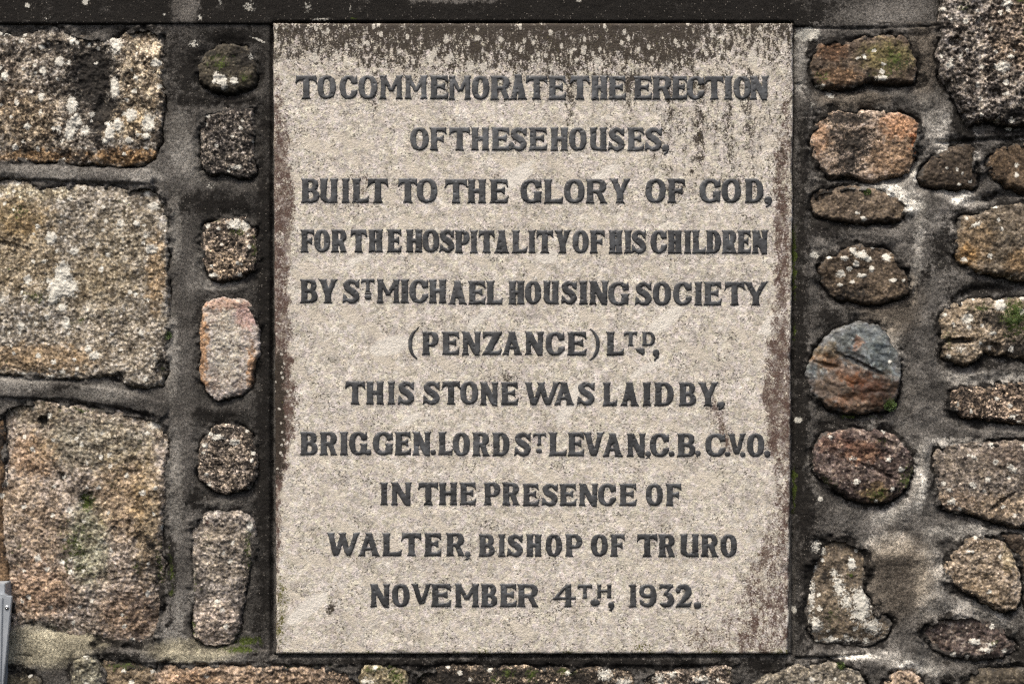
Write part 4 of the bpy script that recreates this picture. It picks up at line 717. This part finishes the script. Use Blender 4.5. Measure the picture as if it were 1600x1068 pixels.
def build_stone(i, s, parent):
    kind = KINDS[s['kind']]; _, ac, am, af, R = kind
    P = persp(s['pts'], s['P'] * .7); P = P if (P[:, 0].max() - P[:, 0].min() > 190 or s['kind'] == 'speck') else chaikin(P, 1)
    if not s['coarse']: hs = (P.max(0) - P.min(0)) / 2; cc = (P.max(0) + P.min(0)) / 2; P = cc + (P - cc) * (1 + 2.6 / hs)
    s['poly'] = P
    st = s['step']
    x0, y0 = P.min(0) - 11; x1, y1 = P.max(0) + 11
    if not s['coarse']:                                    # only the part in or next to the frame is fine
        pass
    gx = np.arange(x0, x1 + st, st); gy = np.arange(y0, y1 + st, st)
    if not s['coarse']:
        def thin(g, lo, hi):
            a = g[(g >= lo) & (g <= hi)]; l = np.arange(lo, g[0], -6.0)[::-1][:-1] if g[0] < lo - 6 else g[g < lo]; h = np.arange(hi, g[-1] + 6, 6.0)[1:] if g[-1] > hi + 6 else g[g > hi]
            return np.concatenate([l, a, h])
        gx = thin(gx, -24, 1624); gy = thin(gy, -24, 1092)
    X, Y = np.meshgrid(gx, gy)
    Xw, Yw = warp_xy(X, Y, 200, .3 if s['coarse'] else 1)
    d = -sdf_poly(Xw, Yw, P)                                # inside positive
    if s['kind'] == 'slate':
        f = fbm(X * .6 + Y * .35, Y - X * .35, 30, 3, 300 + i); mid = np.abs(f) * 2.2 - .8
    elif s['kind'] in ('lumpy', 'speck'):
        mid = .5 * fbm(X, Y, 13, 4, 300 + i) * 1.4 + .8 * (worley(X + 3 * fbm(X, Y, 8, 2, 9), Y, 11, 310 + i)[0] * -1 + .5)
    else: mid = fbm(X, Y, 16, 4, 300 + i, .6) * 1.5 + .30 * (.5 - worley(X, Y, 9, 310 + i)[0])
    Re = R * .75 * (1 + .9 * fbm(X, Y, 34, 3, 320 + i))
    q = 1 - np.clip(d / Re, 0, 1)
    P0 = s['P'] * .75 + 5.0
    h = P0 * (1 - np.clip(q, 0, 1) ** 2.2) ** .6 - 5.0
    rs = np.random.RandomState(900 + i); cx0, cy0 = P.mean(0)
    for _k in range(9):                                    # broken facets
        th = rs.rand() * 2 * math.pi; c_, s_ = math.cos(th), math.sin(th)
        pr = (P[:, 0] - cx0) * c_ + (P[:, 1] - cy0) * s_; rm = pr.max(); pos = (X - cx0) * c_ + (Y - cy0) * s_ + 5 * fbm(X, Y, 28, 3, 390 + i)
        pl = (P0 - 5.0) * rs.uniform(.9, 1.2) - rs.uniform(.08, .34) * (pos - rs.uniform(.5, .95) * rm)
        m_ = np.clip(.5 + .5 * (pl - h) / 1.6, 0, 1); h = np.where(d > 0, pl * (1 - m_) + h * m_ - 1.6 * m_ * (1 - m_) * .5, h)
    env = sstep(0, 9, d) * .8 + .2
    big = fbm(X, Y, 70, 3, 330 + i)
    if rm > 100: am *= .72; af *= .8
    h += env * (ac * big + am * mid * .9 + af * (fbm(X, Y, 4.5, 3, 340 + i) * 1.6)) 
    h += 1.6 * fbm(X, Y, 5, 2, 345 + i) * sstep(12, 0, d)
    for (cx, cy, rx, ry, an, dep) in s['pits']:
        h -= dep * sstep(.45, .75, ellipses(X, Y, [(cx, cy, rx, ry, an)], 3, 55))
    li = ellipses(X, Y, s['lich'], 2.4, 60); h += .9 * sstep(.42, .6, li)
    mo = ellipses(X, Y, s['moss'], 5, 61); h += 1.6 * sstep(.5, .8, mo) * (1 + fbm(X, Y, 4, 2, 62))
    h = np.where(d < 0, np.minimum(h, -6) + 2.0 * d, h)
    keepv = d > -6
    keep = keepv[:-1, :-1] & keepv[1:, :-1] & keepv[:-1, 1:] & keepv[1:, 1:]
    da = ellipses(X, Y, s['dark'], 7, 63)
    da = np.maximum(da, (.24 + .6 * fbm(X, Y, 24, 3, 350 + i)) * sstep(9, 0, d))      # patchy darkening in the outer rim
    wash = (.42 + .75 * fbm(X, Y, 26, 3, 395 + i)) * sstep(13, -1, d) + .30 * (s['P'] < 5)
    re = ellipses(X, Y, [e for e in s['red'] if len(e) < 6 or e[5] > 0], 6, 64)
    # scattered crustose lichen
    f1, f2, val = worley(X + 2.5 * fbm(X, Y, 6, 2, 71), Y + 2.5 * fbm(X, Y, 6, 2, 72), 21, 73)
    dens = .80 - .10 * (s['kind'] in ('pale', 'brown', 'speck', 'lumpy'))
    li = np.maximum(li, np.where(val > dens, np.clip(1.0 - f1 * (2.2 + 6 * (1 - val)), 0, 1) * .9, 0) * (s['kind'] not in ('slate', 'rosy', 'cream')))
    mo = np.maximum(mo, .40 * sstep(.1, .6, fbm(X, Y, 50, 4, 360 + i)) * (s['kind'] in ('pale', 'pink', 'grey')))
    t = np.ones(X.shape + (3,)) * np.array(s['base'])
    big2 = fbm(X, Y, 55, 4, 370 + i); hue = fbm(X, Y, 34, 4, 380 + i)
    t *= (1 + .26 * big2)[..., None]; t *= 1 + hue[..., None] * np.array([.04, -.01, -.10]); g_ = t.mean(-1, keepdims=True); t = g_ + (t - g_) * .68
    for (cx, cy, rx, ry, an, c) in s['tone']:
        f = sstep(.28, .68, ellipses(X, Y, [(cx, cy, rx, ry, an)], 14, 65) + .22 * fbm(X, Y, 12, 4, 66))[..., None]
        t = t * (1 + f * (np.array(c) - 1))
    z = np.zeros(X.shape)
    attrs = {'mask': np.stack([li, da, mo], -1), 'rust': np.stack([re, z, np.clip(wash, 0, 1)], -1), 'tone': t}
    me, cen = grid_mesh('stone', wx(X), -h / 1000, wz(Y), keep, 0.07, attrs)
    o = link('stone', me, kmat(s['kind']), parent, Vector(cen) - parent.location)
    if s['label']: o['label'] = s['label']
    return o

def build_mortar(parent):
    def axis(lo, hi, a, b, f, c):
        return np.concatenate([np.arange(lo, a, c), np.arange(a, b, f), np.arange(b, hi + c, c)])
    gx = axis(-400, 2000, -24, 1624, 1.7, 8.0); gy = axis(-300, 1340, 30, 1092, 1.7, 8.0)
    X, Y = np.meshgrid(gx, gy)
    D = np.full(X.shape, 60.0)                              # distance outside the nearest stone
    low = np.zeros(X.shape); Xw, Yw = warp_xy(X, Y, 200)
    for s in S:
        P = s['poly']; a = P.min(0) - 45; b = P.max(0) + 45
        i0, i1 = np.searchsorted(gx, [a[0], b[0]]); j0, j1 = np.searchsorted(gy, [a[1], b[1]])
        if i1 <= i0 or j1 <= j0: continue
        sl_ = (slice(j0, j1), slice(i0, i1))
        d = sdf_poly(Xw[sl_], Yw[sl_], P)
        nearer = d < D[sl_]
        below = sstep(-.1, .8, (Y[sl_] - P[:, 1].mean()) / (P[:, 1].max() - P[:, 1].min()) * 1.6)
        low[sl_] = np.where(nearer, below, low[sl_]); D[sl_] = np.minimum(D[sl_], d)
    dslab = np.maximum(np.maximum(427 - X, X - 1237), np.maximum(36 - Y, Y - 1021))
    big = fbm(X, Y, 80, 4, 401)
    h = 3.2 * sstep(-2, 16, D) + 2.6 * big + 1.1 * fbm(X, Y, 26, 3, 402) + .35 * fbm(X, Y, 7, 3, 403)
    right = sstep(1238, 1262, X)
    h += right * (3.6 * fbm(X, Y * 1.3, 34, 4, 404) + 1.5 * np.abs(fbm(X, Y, 14, 4, 414, .65)))
    h += .55 * fbm(X, Y, 4, 2, 415)
    # trowelled ribbons between the big blocks
    def ribbon(pts, hw, hh, soft=2.5):
        d = sdf_stroke(X, Y, [np.array(p, float) for p in pts], [0] * len(pts)) + 1.5 * fbm(X, Y, 18, 3, 405)
        return hh * sstep(hw + soft, hw - soft, d)
    h += ribbon([(-90, 270), (60, 270), (150, 274), (232, 276)], 11, 5)
    h += ribbon([(-90, 604), (100, 610), (190, 622), (250, 640)], 13, 5)
    h += ribbon([(150, 1022), (250, 1026), (420, 1024)], 9, 3)
    h += ribbon([(430, 1031), (1150, 1032)], 6, 3)
    # tooled edges either side of the slab, and its shadow joint
    h += -3.0 * sstep(420, 424, X) * (X < 440) * (Y > 36) * (Y < 1024)
    h -= 9 * np.exp(-((dslab - 1.5) / 2.6) ** 2) * (dslab > -6) * (.75 + .35 * fbm(X, Y, 40, 2, 406))
    h -= 3.2 * sstep(16, 4, np.abs(dslab - 6)) * (X > 1236) * (Y > 130)
    # gaps where the mortar has shrunk from the stones, widest underneath them
    gate = sstep(-.05, .45, fbm(X, Y, 34, 3, 407) * 1.2 + .45 * low - .12)
    cup = np.maximum(right, sstep(296, 310, X) * (X < 425) * .7)
    h -= cup * (1.5 + 4.5 * low + 3.5 * fbm(X, Y, 60, 3, 411)) * sstep(24, 3, D + 6 * fbm(X, Y, 20, 3, 412))
    smear = sstep(-.22, .25, fbm(X, Y, 40, 4, 409) * 1.2 - .30 * low + .10 * right) * (1 - .5 * gate)
    h -= (0.4 + 8 * gate) * np.exp(-(np.clip(D, 0, 99) / (1.2 + 2.0 * gate)) ** 2) * (1 - smear)
    h += 6.0 * smear * sstep(16, -3, D) * (1 + 1.1 * fbm(X, Y, 12, 4, 410)) * (1 + .1 * right)
    # hairline cracks and scored lines
    def line(pts, w, dep):
        d = sdf_stroke(X, Y, [np.array(p, float) for p in pts], [0] * len(pts)) + .9 * fbm(X, Y, 12, 3, 408)
        return dep * np.exp(-(np.clip(d, 0, 99) / w) ** 2)
    h -= line([(1250, 44), (1330, 46), (1400, 44), (1464, 41)], 1.6, 3) + line([(1265, 307), (1300, 294), (1345, 290)], 1.8, 3) + line([(1466, 222), (1520, 220), (1600, 216)], 3.0, 6)
    h -= line([(1450, 130), (1458, 105)], 1.2, 2) + line([(1245, 1028), (1300, 1026), (1352, 1022)], 2.2, 7) + line([(240, 262), (241, 288)], 1.3, 3) + line([(20, 1025), (34, 1022), (50, 1024)], 1.5, 3)
    h -= line([(1510, 318), (1560, 306), (1620, 300)], 7, 9) + line([(1490, 470), (1520, 452), (1620, 446)], 7, 8) + line([(1480, 1030), (1540, 1040), (1600, 1044)], 9, 6) + line([(1540, 690), (1620, 685)], 2.5, 5)
    h += line([(1410, 790), (1436, 760), (1442, 690)], 14, 5) + line([(1440, 860), (1470, 960), (1420, 1030)], 16, 5)
    # where stone faces stand behind a rendered surface the mortar carries on
    lich = ellipses(X, Y, [(1247, 656, 6, 5), (1272, 398, 7, 5), (1276, 736, 5, 3), (1281, 779, 4, 4), (1577, 200, 5, 4), (303, 70, 10, 9, 0, .64), (328, 290, 8, 8, 0, .56), (403, 62, 14, 1.5, 25, .9), (1297, 148, 8, 6, 0, .7), (1268, 164, 7, 6, 0, .62), (1240, 952, 4, 6), (1275, 852, 8, 10, 0, .8)], 2.5, 420)
    lich = np.maximum(lich, ellipses(X, Y, [(1262, 54, 18, 10)], 2.5, 421))
    pale = ellipses(X, Y, [(1385, 300, 60, 22, 0), (1420, 320, 30, 24), (1460, 200, 16, 50, -25), (1436, 740, 12, 60, 8), (1400, 800, 40, 14, -20), (1495, 690, 50, 8), (1250, 100, 10, 60), (1425, 268, 14, 22), (1500, 590, 34, 10), (1432, 400, 9, 70, 6), (1420, 1035, 60, 16, 10), (1340, 1024, 50, 7), (1500, 305, 40, 14, 15), (1560, 590, 60, 8), (1380, 560, 30, 60), (1450, 900, 26, 60), (1390, 850, 40, 20), (1500, 830, 60, 10), (1530, 960, 60, 20, 20),
                            (60, 1010, 90, 34), (270, 1000, 22, 26), (330, 1026, 90, 9), (280, 960, 8, 26), (220, 276, 40, 10), (60, 272, 90, 12), (160, 615, 60, 14), (30, 598, 50, 12), (312, 410, 12, 20), (335, 445, 40, 10), (270, 560, 10, 90), (275, 360, 9, 60), (300, 250, 22, 40), (280, 220, 18, 50), (275, 760, 12, 90), (340, 785, 34, 7)], 12, 422)
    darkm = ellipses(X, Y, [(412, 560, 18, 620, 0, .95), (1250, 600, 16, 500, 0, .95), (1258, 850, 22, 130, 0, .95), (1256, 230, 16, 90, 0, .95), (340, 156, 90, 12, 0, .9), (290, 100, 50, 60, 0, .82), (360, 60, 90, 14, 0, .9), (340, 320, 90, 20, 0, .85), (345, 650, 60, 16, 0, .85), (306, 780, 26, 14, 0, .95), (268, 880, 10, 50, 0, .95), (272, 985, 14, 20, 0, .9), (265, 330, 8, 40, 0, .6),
                             (110, 606, 50, 12, 0, .8), (60, 60, 60, 10, 0, .9), (220, 45, 60, 8, 0, .9), (140, 262, 60, 3, 0, .7), (140, 1008, 20, 9, 20, .9), (190, 1022, 60, 8, 12, .8), (800, 1034, 420, 12, 0, 1.0), (1190, 1040, 40, 16, 0, 1.0), (1200, 1060, 30, 16, 0, .9), (1290, 350, 60, 26, 0, .9), (1300, 500, 40, 26, 0, .9), (1440, 430, 20, 60, 0, .7), (1470, 400, 20, 50, 0, .85), (1310, 660, 70, 14, 0, .85), (1430, 190, 20, 40, 0, .6), (1430, 90, 24, 40, 0, .5), (1500, 200, 40, 18, 40, .95), (1580, 204, 60, 10, 0, .95), (1540, 312, 60, 12, 0, .9), (1540, 450, 70, 16, 0, .95), (1540, 570, 50, 8, 0, .8), (1480, 1010, 60, 30, 0, .6), (1560, 1044, 70, 14, 0, .85), (1330, 640, 90, 12, 0, .5), (1390, 920, 60, 50, 0, .42), (1420, 770, 26, 20, 0, .6), (1280, 800, 30, 24, 0, .65), (1450, 50, 26, 50, 0, .5), (1594, 1000, 30, 60, 0, .8), (108, 1045, 10, 26, 0, .95), (36, 1040, 34, 8, 0, .95)], 12, 423)  # grime blobs, with shade painted into the hollow and gaps between stones
    darkm = np.maximum(darkm - .40 * pale * right, .60 * sstep(6, 0, D) * (1 - .7 * smear) + (.42 + .5 * fbm(X, Y, 30, 4, 431)) * right * sstep(24, 6, D + 8 * fbm(X, Y, 16, 3, 430)) + .06)  # grime and painted shade together, deepening towards the stone edges
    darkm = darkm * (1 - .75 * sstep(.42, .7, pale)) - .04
    moss = ellipses(X, Y, [(1241, 400, 3, 60, 0, .9), (1241, 760, 3, 40, 0, .8), (395, 1000, 50, 8, 0, .6), (370, 1014, 50, 5, 0, .62), (1241, 520, 3, 20, 0, .6), (1340, 650, 40, 3, 0, .6), (268, 895, 6, 30, 0, .6), (250, 525, 7, 14, 0, .55), (500, 1040, 90, 3, 0, .5), (620, 1040, 20, 4, 0, .5)], 5, 424)
    t = np.ones(X.shape + (3,))
    pf = sstep(.35, .75, pale)[..., None]; t = t * (1 + pf * np.array([1.1, 1.12, 1.1]) * (1.0 + .7 * right[..., None]))
    w2 = sstep(.45, .8, ellipses(X, Y, [(1390, 305, 44, 18), (1425, 322, 22, 14), (1440, 770, 9, 40, 10), (1430, 1042, 40, 10, 10), (1285, 298, 14, 4), (1340, 1026, 40, 4), (1500, 310, 20, 6, -20), (1478, 185, 8, 20, -35), (1505, 195, 10, 6), (1524, 230, 3, 60), (1430, 275, 8, 14), (1470, 240, 14, 5, -25)], 10, 425))[..., None]
    t = t * (1 + w2 * np.array([1.9, 1.95, 1.95]))
    tan = sstep(.4, .7, ellipses(X, Y, [(60, 1010, 100, 36), (300, 1015, 80, 20), (120, 1000, 70, 20)], 9, 426))[..., None]
    t = t * (1 + tan * np.array([.55, .50, .22]))
    br = sstep(.35, .7, ellipses(X, Y, [(1400, 900, 60, 70), (1390, 470, 50, 60), (1440, 90, 30, 60), (1330, 155, 60, 18)], 12, 427))[..., None]
    t = t * (1 + br * np.array([.02, -.06, -.16]))
    t *= np.exp(.6 * fbm(X, Y, 50, 6, 428, .7) * (1 + 1.5 * right) + .12 * right)[..., None]
    t *= (1.12 + .06 * right)[..., None]
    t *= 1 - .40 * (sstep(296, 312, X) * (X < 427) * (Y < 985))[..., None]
    keepv = (D > -9) & (dslab > -9) & ~((Y < 34) & (X < 1466) & (X > -400) & (Y > -118))
    keep = keepv[:-1, :-1] & keepv[1:, :-1] & keepv[:-1, 1:] & keepv[1:, 1:]
    z = np.zeros(X.shape)
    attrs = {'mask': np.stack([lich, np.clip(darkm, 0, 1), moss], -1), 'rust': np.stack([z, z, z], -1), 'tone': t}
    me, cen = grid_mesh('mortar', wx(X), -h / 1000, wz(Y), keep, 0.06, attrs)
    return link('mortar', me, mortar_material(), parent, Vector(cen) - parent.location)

def build_lintel(parent, mat):
    k = (CAM_D - .008) / CAM_D
    gx = np.concatenate([np.arange(-400, -20, 8.), np.arange(-20, 1474, 2.0)]); gy = np.concatenate([np.arange(-124, -12, 6.), np.linspace(-10, 37.5, 26)])
    X, Y = np.meshgrid(gx, gy)
    v = sstep(20, 37.5, Y)
    bot = np.interp(gx, [-400, 424, 427, 1240, 1243, 1474], [38.5, 38.0, 34.2, 34.2, 42.5, 39.5])[None, :]
    Yd = Y + v * (bot - 37.5 + .5 * fbm(X, 0 * X, 24, 3, 501))
    edge = np.minimum(bot - Yd, 99)
    h = 8 + 1.6 * fbm(X, Y, 60, 4, 502) + .4 * fbm(X, Y, 9, 3, 503) - 4 * (1 - sstep(-1, 4.5, edge)) ** 2
    h -= 3.0 * np.exp(-((Yd - 43.5 - .004 * (X - 1240)) / 1.5) ** 2)
    h = h * (1 - .5 * sstep(1240, 1300, X))
    h -= 8 * sstep(1464, 1474, X)
    dark = .80 + .22 * fbm(X, Y, 60, 4, 504) - .34 * sstep(1180, 1330, X) + .06 * sstep(-5, 30, Y) - .05 * sstep(500, 300, X)
    lich = ellipses(X, Y, [(390, 10, 13, 13, 0, .56), (481, 12, 8, 12, 0, .56), (42, 9, 4, 4, 0, .9), (134, 3, 4, 5), (257, 23, 2.5, 2.5), (313, 28, 4, 5, 0, .66), (72, 28, 9, 7, 0, .50), (500, 33, 18, 3, 0, .66), (547, 12, 1.5, 4), (905, 1, 4, 3, 0, .8), (345, 3, 5, 4, 0, .6)], 3, 505)
    t = np.ones(X.shape + (3,)); p = sstep(.3, .8, ellipses(X, Y, [(290, 10, 24, 30), (700, -2, 90, 9), (1390, 20, 70, 24)], 8, 506))
    dark = np.clip(dark - .48 * p, .1, 1); t *= (1 + p * .9)[..., None]; t *= np.where(lich > .3, 1, 1)[..., None]
    moss = ellipses(X, Y, [(553, 31, 6, 2, 0, .9), (1475, 5, 5, 8, 0, .7)], 2, 507)
    z = np.zeros(X.shape)
    attrs = {'mask': np.stack([lich, dark, moss], -1), 'rust': np.stack([z, z, z], -1), 'tone': t}
    Xs = 800 + (X - 800) * k; Ys = 534 + (Yd - 534) * k
    me, cen = grid_mesh('rendered_band', wx(Xs), -h / 1000, wz(Ys), np.ones((len(gy) - 1, len(gx) - 1), bool), 0.09, attrs)
    o = link('rendered_band', me, mat, parent, Vector(cen) - parent.location)
    o['label'] = 'dark rendered band running along the top above the slab'

# ------------------------------------------------------------------ assemble
wall = bpy.data.objects.new('stone_wall', None); COL.objects.link(wall); wall.location = (0, 0, float(wz(1340)))
wall['label'] = 'rubble stone wall of mixed granite blocks and boulders in dark stained mortar around the slab'; wall['category'] = 'wall'
for i, s in enumerate(S): build_stone(i, s, wall)
mort = build_mortar(wall)
build_lintel(wall, mort.data.materials[0])
slab_root = build_slab()
lead = lead_material()
build_inscription(lead, slab_root)

# grey metal casing at the lower left, two folded sheets and a domed screw
def metal_material():
    N = NT('painted_metal'); co = N.coords()
    N.put(N.b.inputs['Base Color'], N.mix(N.ss(N.noise(co, 30, 6, .65), .3, .7), (0.30, 0.325, 0.35), (0.375, 0.40, 0.425)))
    N.put(N.b.inputs['Roughness'], .45); N.put(N.b.inputs['Metallic'], .15)
    N.put(N.b.inputs['Normal'], N.bump(N.noise(co, 40, 3), .001, .4)); return N.m
def plate(name, pts, yf, yb, mat, parent, bev=.0009):
    import bmesh
    bm = bmesh.new(); k = (CAM_D + yf) / CAM_D
    f = [bm.verts.new(((x - 800) / 1000 * k, yf, EYE + (534 - y) / 1000 * k)) for x, y in pts]; b = [bm.verts.new((v.co.x, yb, v.co.z)) for v in f]
    n = len(pts); bm.faces.new(f); bm.faces.new(b[::-1])
    for i in range(n): bm.faces.new([f[i], b[i], b[(i + 1) % n], f[(i + 1) % n]])
    bmesh.ops.recalc_face_normals(bm, faces=bm.faces)
    bmesh.ops.bevel(bm, geom=bm.edges[:], offset=bev, segments=2, affect='EDGES')
    me = bpy.data.meshes.new(name); 
    for v in bm.verts: v.co -= parent.location
    bm.to_mesh(me); bm.free(); return link(name, me, mat, parent)
case = bpy.data.objects.new('metal_casing', None); COL.objects.link(case); case.location = (float(wx(-40)), -.01, float(wz(1180)))
case['label'] = 'light grey metal casing with a screw at the lower left edge'; case['category'] = 'casing'
mm = metal_material()
plate('back_plate', [(-150, 911), (-60, 911), (7.5, 911), (7.5, 960), (0, 1120), (-150, 1120)], -.030, .004, mm, case)
plate('cover', [(-150, 925.5), (9, 927.5), (11, 930.5), (18.5, 931), (4, 1078), (-3, 1150), (-150, 1150)], -.037, -.0302, mm, case)
plate('flange', [(-20, 932), (4, 932), (1, 1060), (-3, 1140), (-20, 1140)], -.0395, -.0371, mm, case)
def screw(px, py):
    n, rings = 20, 6; V = []; F = []; k = (CAM_D - .038) / CAM_D; cx = (px - 800) / 1000 * k; cz = EYE + (534 - py) / 1000 * k
    prof = [(3.6, 0), (3.6, .5), (3.2, 1.2), (2.4, 1.9), (1.3, 2.3), (1.0, 2.35), (.9, 1.6), (0.02, 1.5)]
    for r, h in prof:
        for a in range(n): V.append((cx + r / 1000 * math.cos(a * 2 * math.pi / n), -.037 - h / 1000, cz + r / 1000 * math.sin(a * 2 * math.pi / n)))
    for q in range(len(prof) - 1):
        for a in range(n): F.append((q * n + a, q * n + (a + 1) % n, (q + 1) * n + (a + 1) % n, (q + 1) * n + a))
    V = np.array(V) - np.array(case.location)
    m = NT('bright_steel'); m.b.inputs['Base Color'].default_value = (.62, .62, .6, 1); m.b.inputs['Metallic'].default_value = .9; m.b.inputs['Roughness'].default_value = .3
    me = raw_mesh('screw', V, np.array(F)[:, ::-1]); return link('screw', me, m.m, case)
screw(10.5, 948.5)

# small plants: tufts and cushions of moss in the joints
def moss_mat():
    N = NT('moss_leaf'); co = N.coords()
    N.put(N.b.inputs['Base Color'], N.mix(N.ss(N.noise(co, 3, 3), .35, .65), (0.030, 0.055, 0.012), (0.10, 0.16, 0.03))); N.put(N.b.inputs['Roughness'], .7); return N.m
MM = moss_mat()
def moss(px, py, r, yf, n, label, leaf=1.6, seed=0):
    rs = np.random.RandomState(seed); V = []; F = []
    for q in range(n):
        a = rs.rand() * 2 * math.pi; b = math.sqrt(rs.rand()); x = r * b * math.cos(a); z = r * b * math.sin(a) * .8; y = -(1 - b * b) * r * .45 * rs.rand() - .3
        d = np.array([x * .5 + rs.randn() * .5, -1.0, z * .5 + .5 + rs.randn() * .5]); d /= np.linalg.norm(d); sd = np.cross(d, rs.randn(3)); sd /= np.linalg.norm(sd) + 1e-9
        L = leaf * (.6 + .8 * rs.rand()); p = np.array([x, y, z]); w = sd * L * .32; up = np.cross(sd, d) * L * .1
        i = len(V); V += [p, p + d * L * .5 + w + up, p + d * L, p + d * L * .5 - w + up]; F.append((i, i + 1, i + 2, i + 3))
    me = raw_mesh('moss_tuft', np.array(V) / 1000, np.array(F), False)
    k = (CAM_D + yf) / CAM_D
    o = link('moss_tuft', me, MM, None, ((px - 800) / 1000 * k, yf, EYE + (534 - py) / 1000 * k)); o['label'] = label; o['category'] = 'moss'; o['group'] = 'moss tufts growing on the wall'
moss(261, 524, 6, -.004, 120, 'tiny bright green moss tuft beside the large pale granite block', 2.4, 1)
moss(1355, 300, 5.5, -.006, 500, 'round dark green moss cushion on the pale mortar below the orange and cream stone', 1.3, 2)
moss(1391, 634, 9, -.010, 330, 'bright moss clump at the lower right foot of the round boulder', 1.8, 3)
moss(1584, 492, 16, -.017, 900, 'large green moss patch on the knobbly stone at the right edge', 1.8, 4)
moss(1313, 1038, 6, -.008, 220, 'small moss cushion on the grey stone below the slab at the lower right', 1.5, 5)
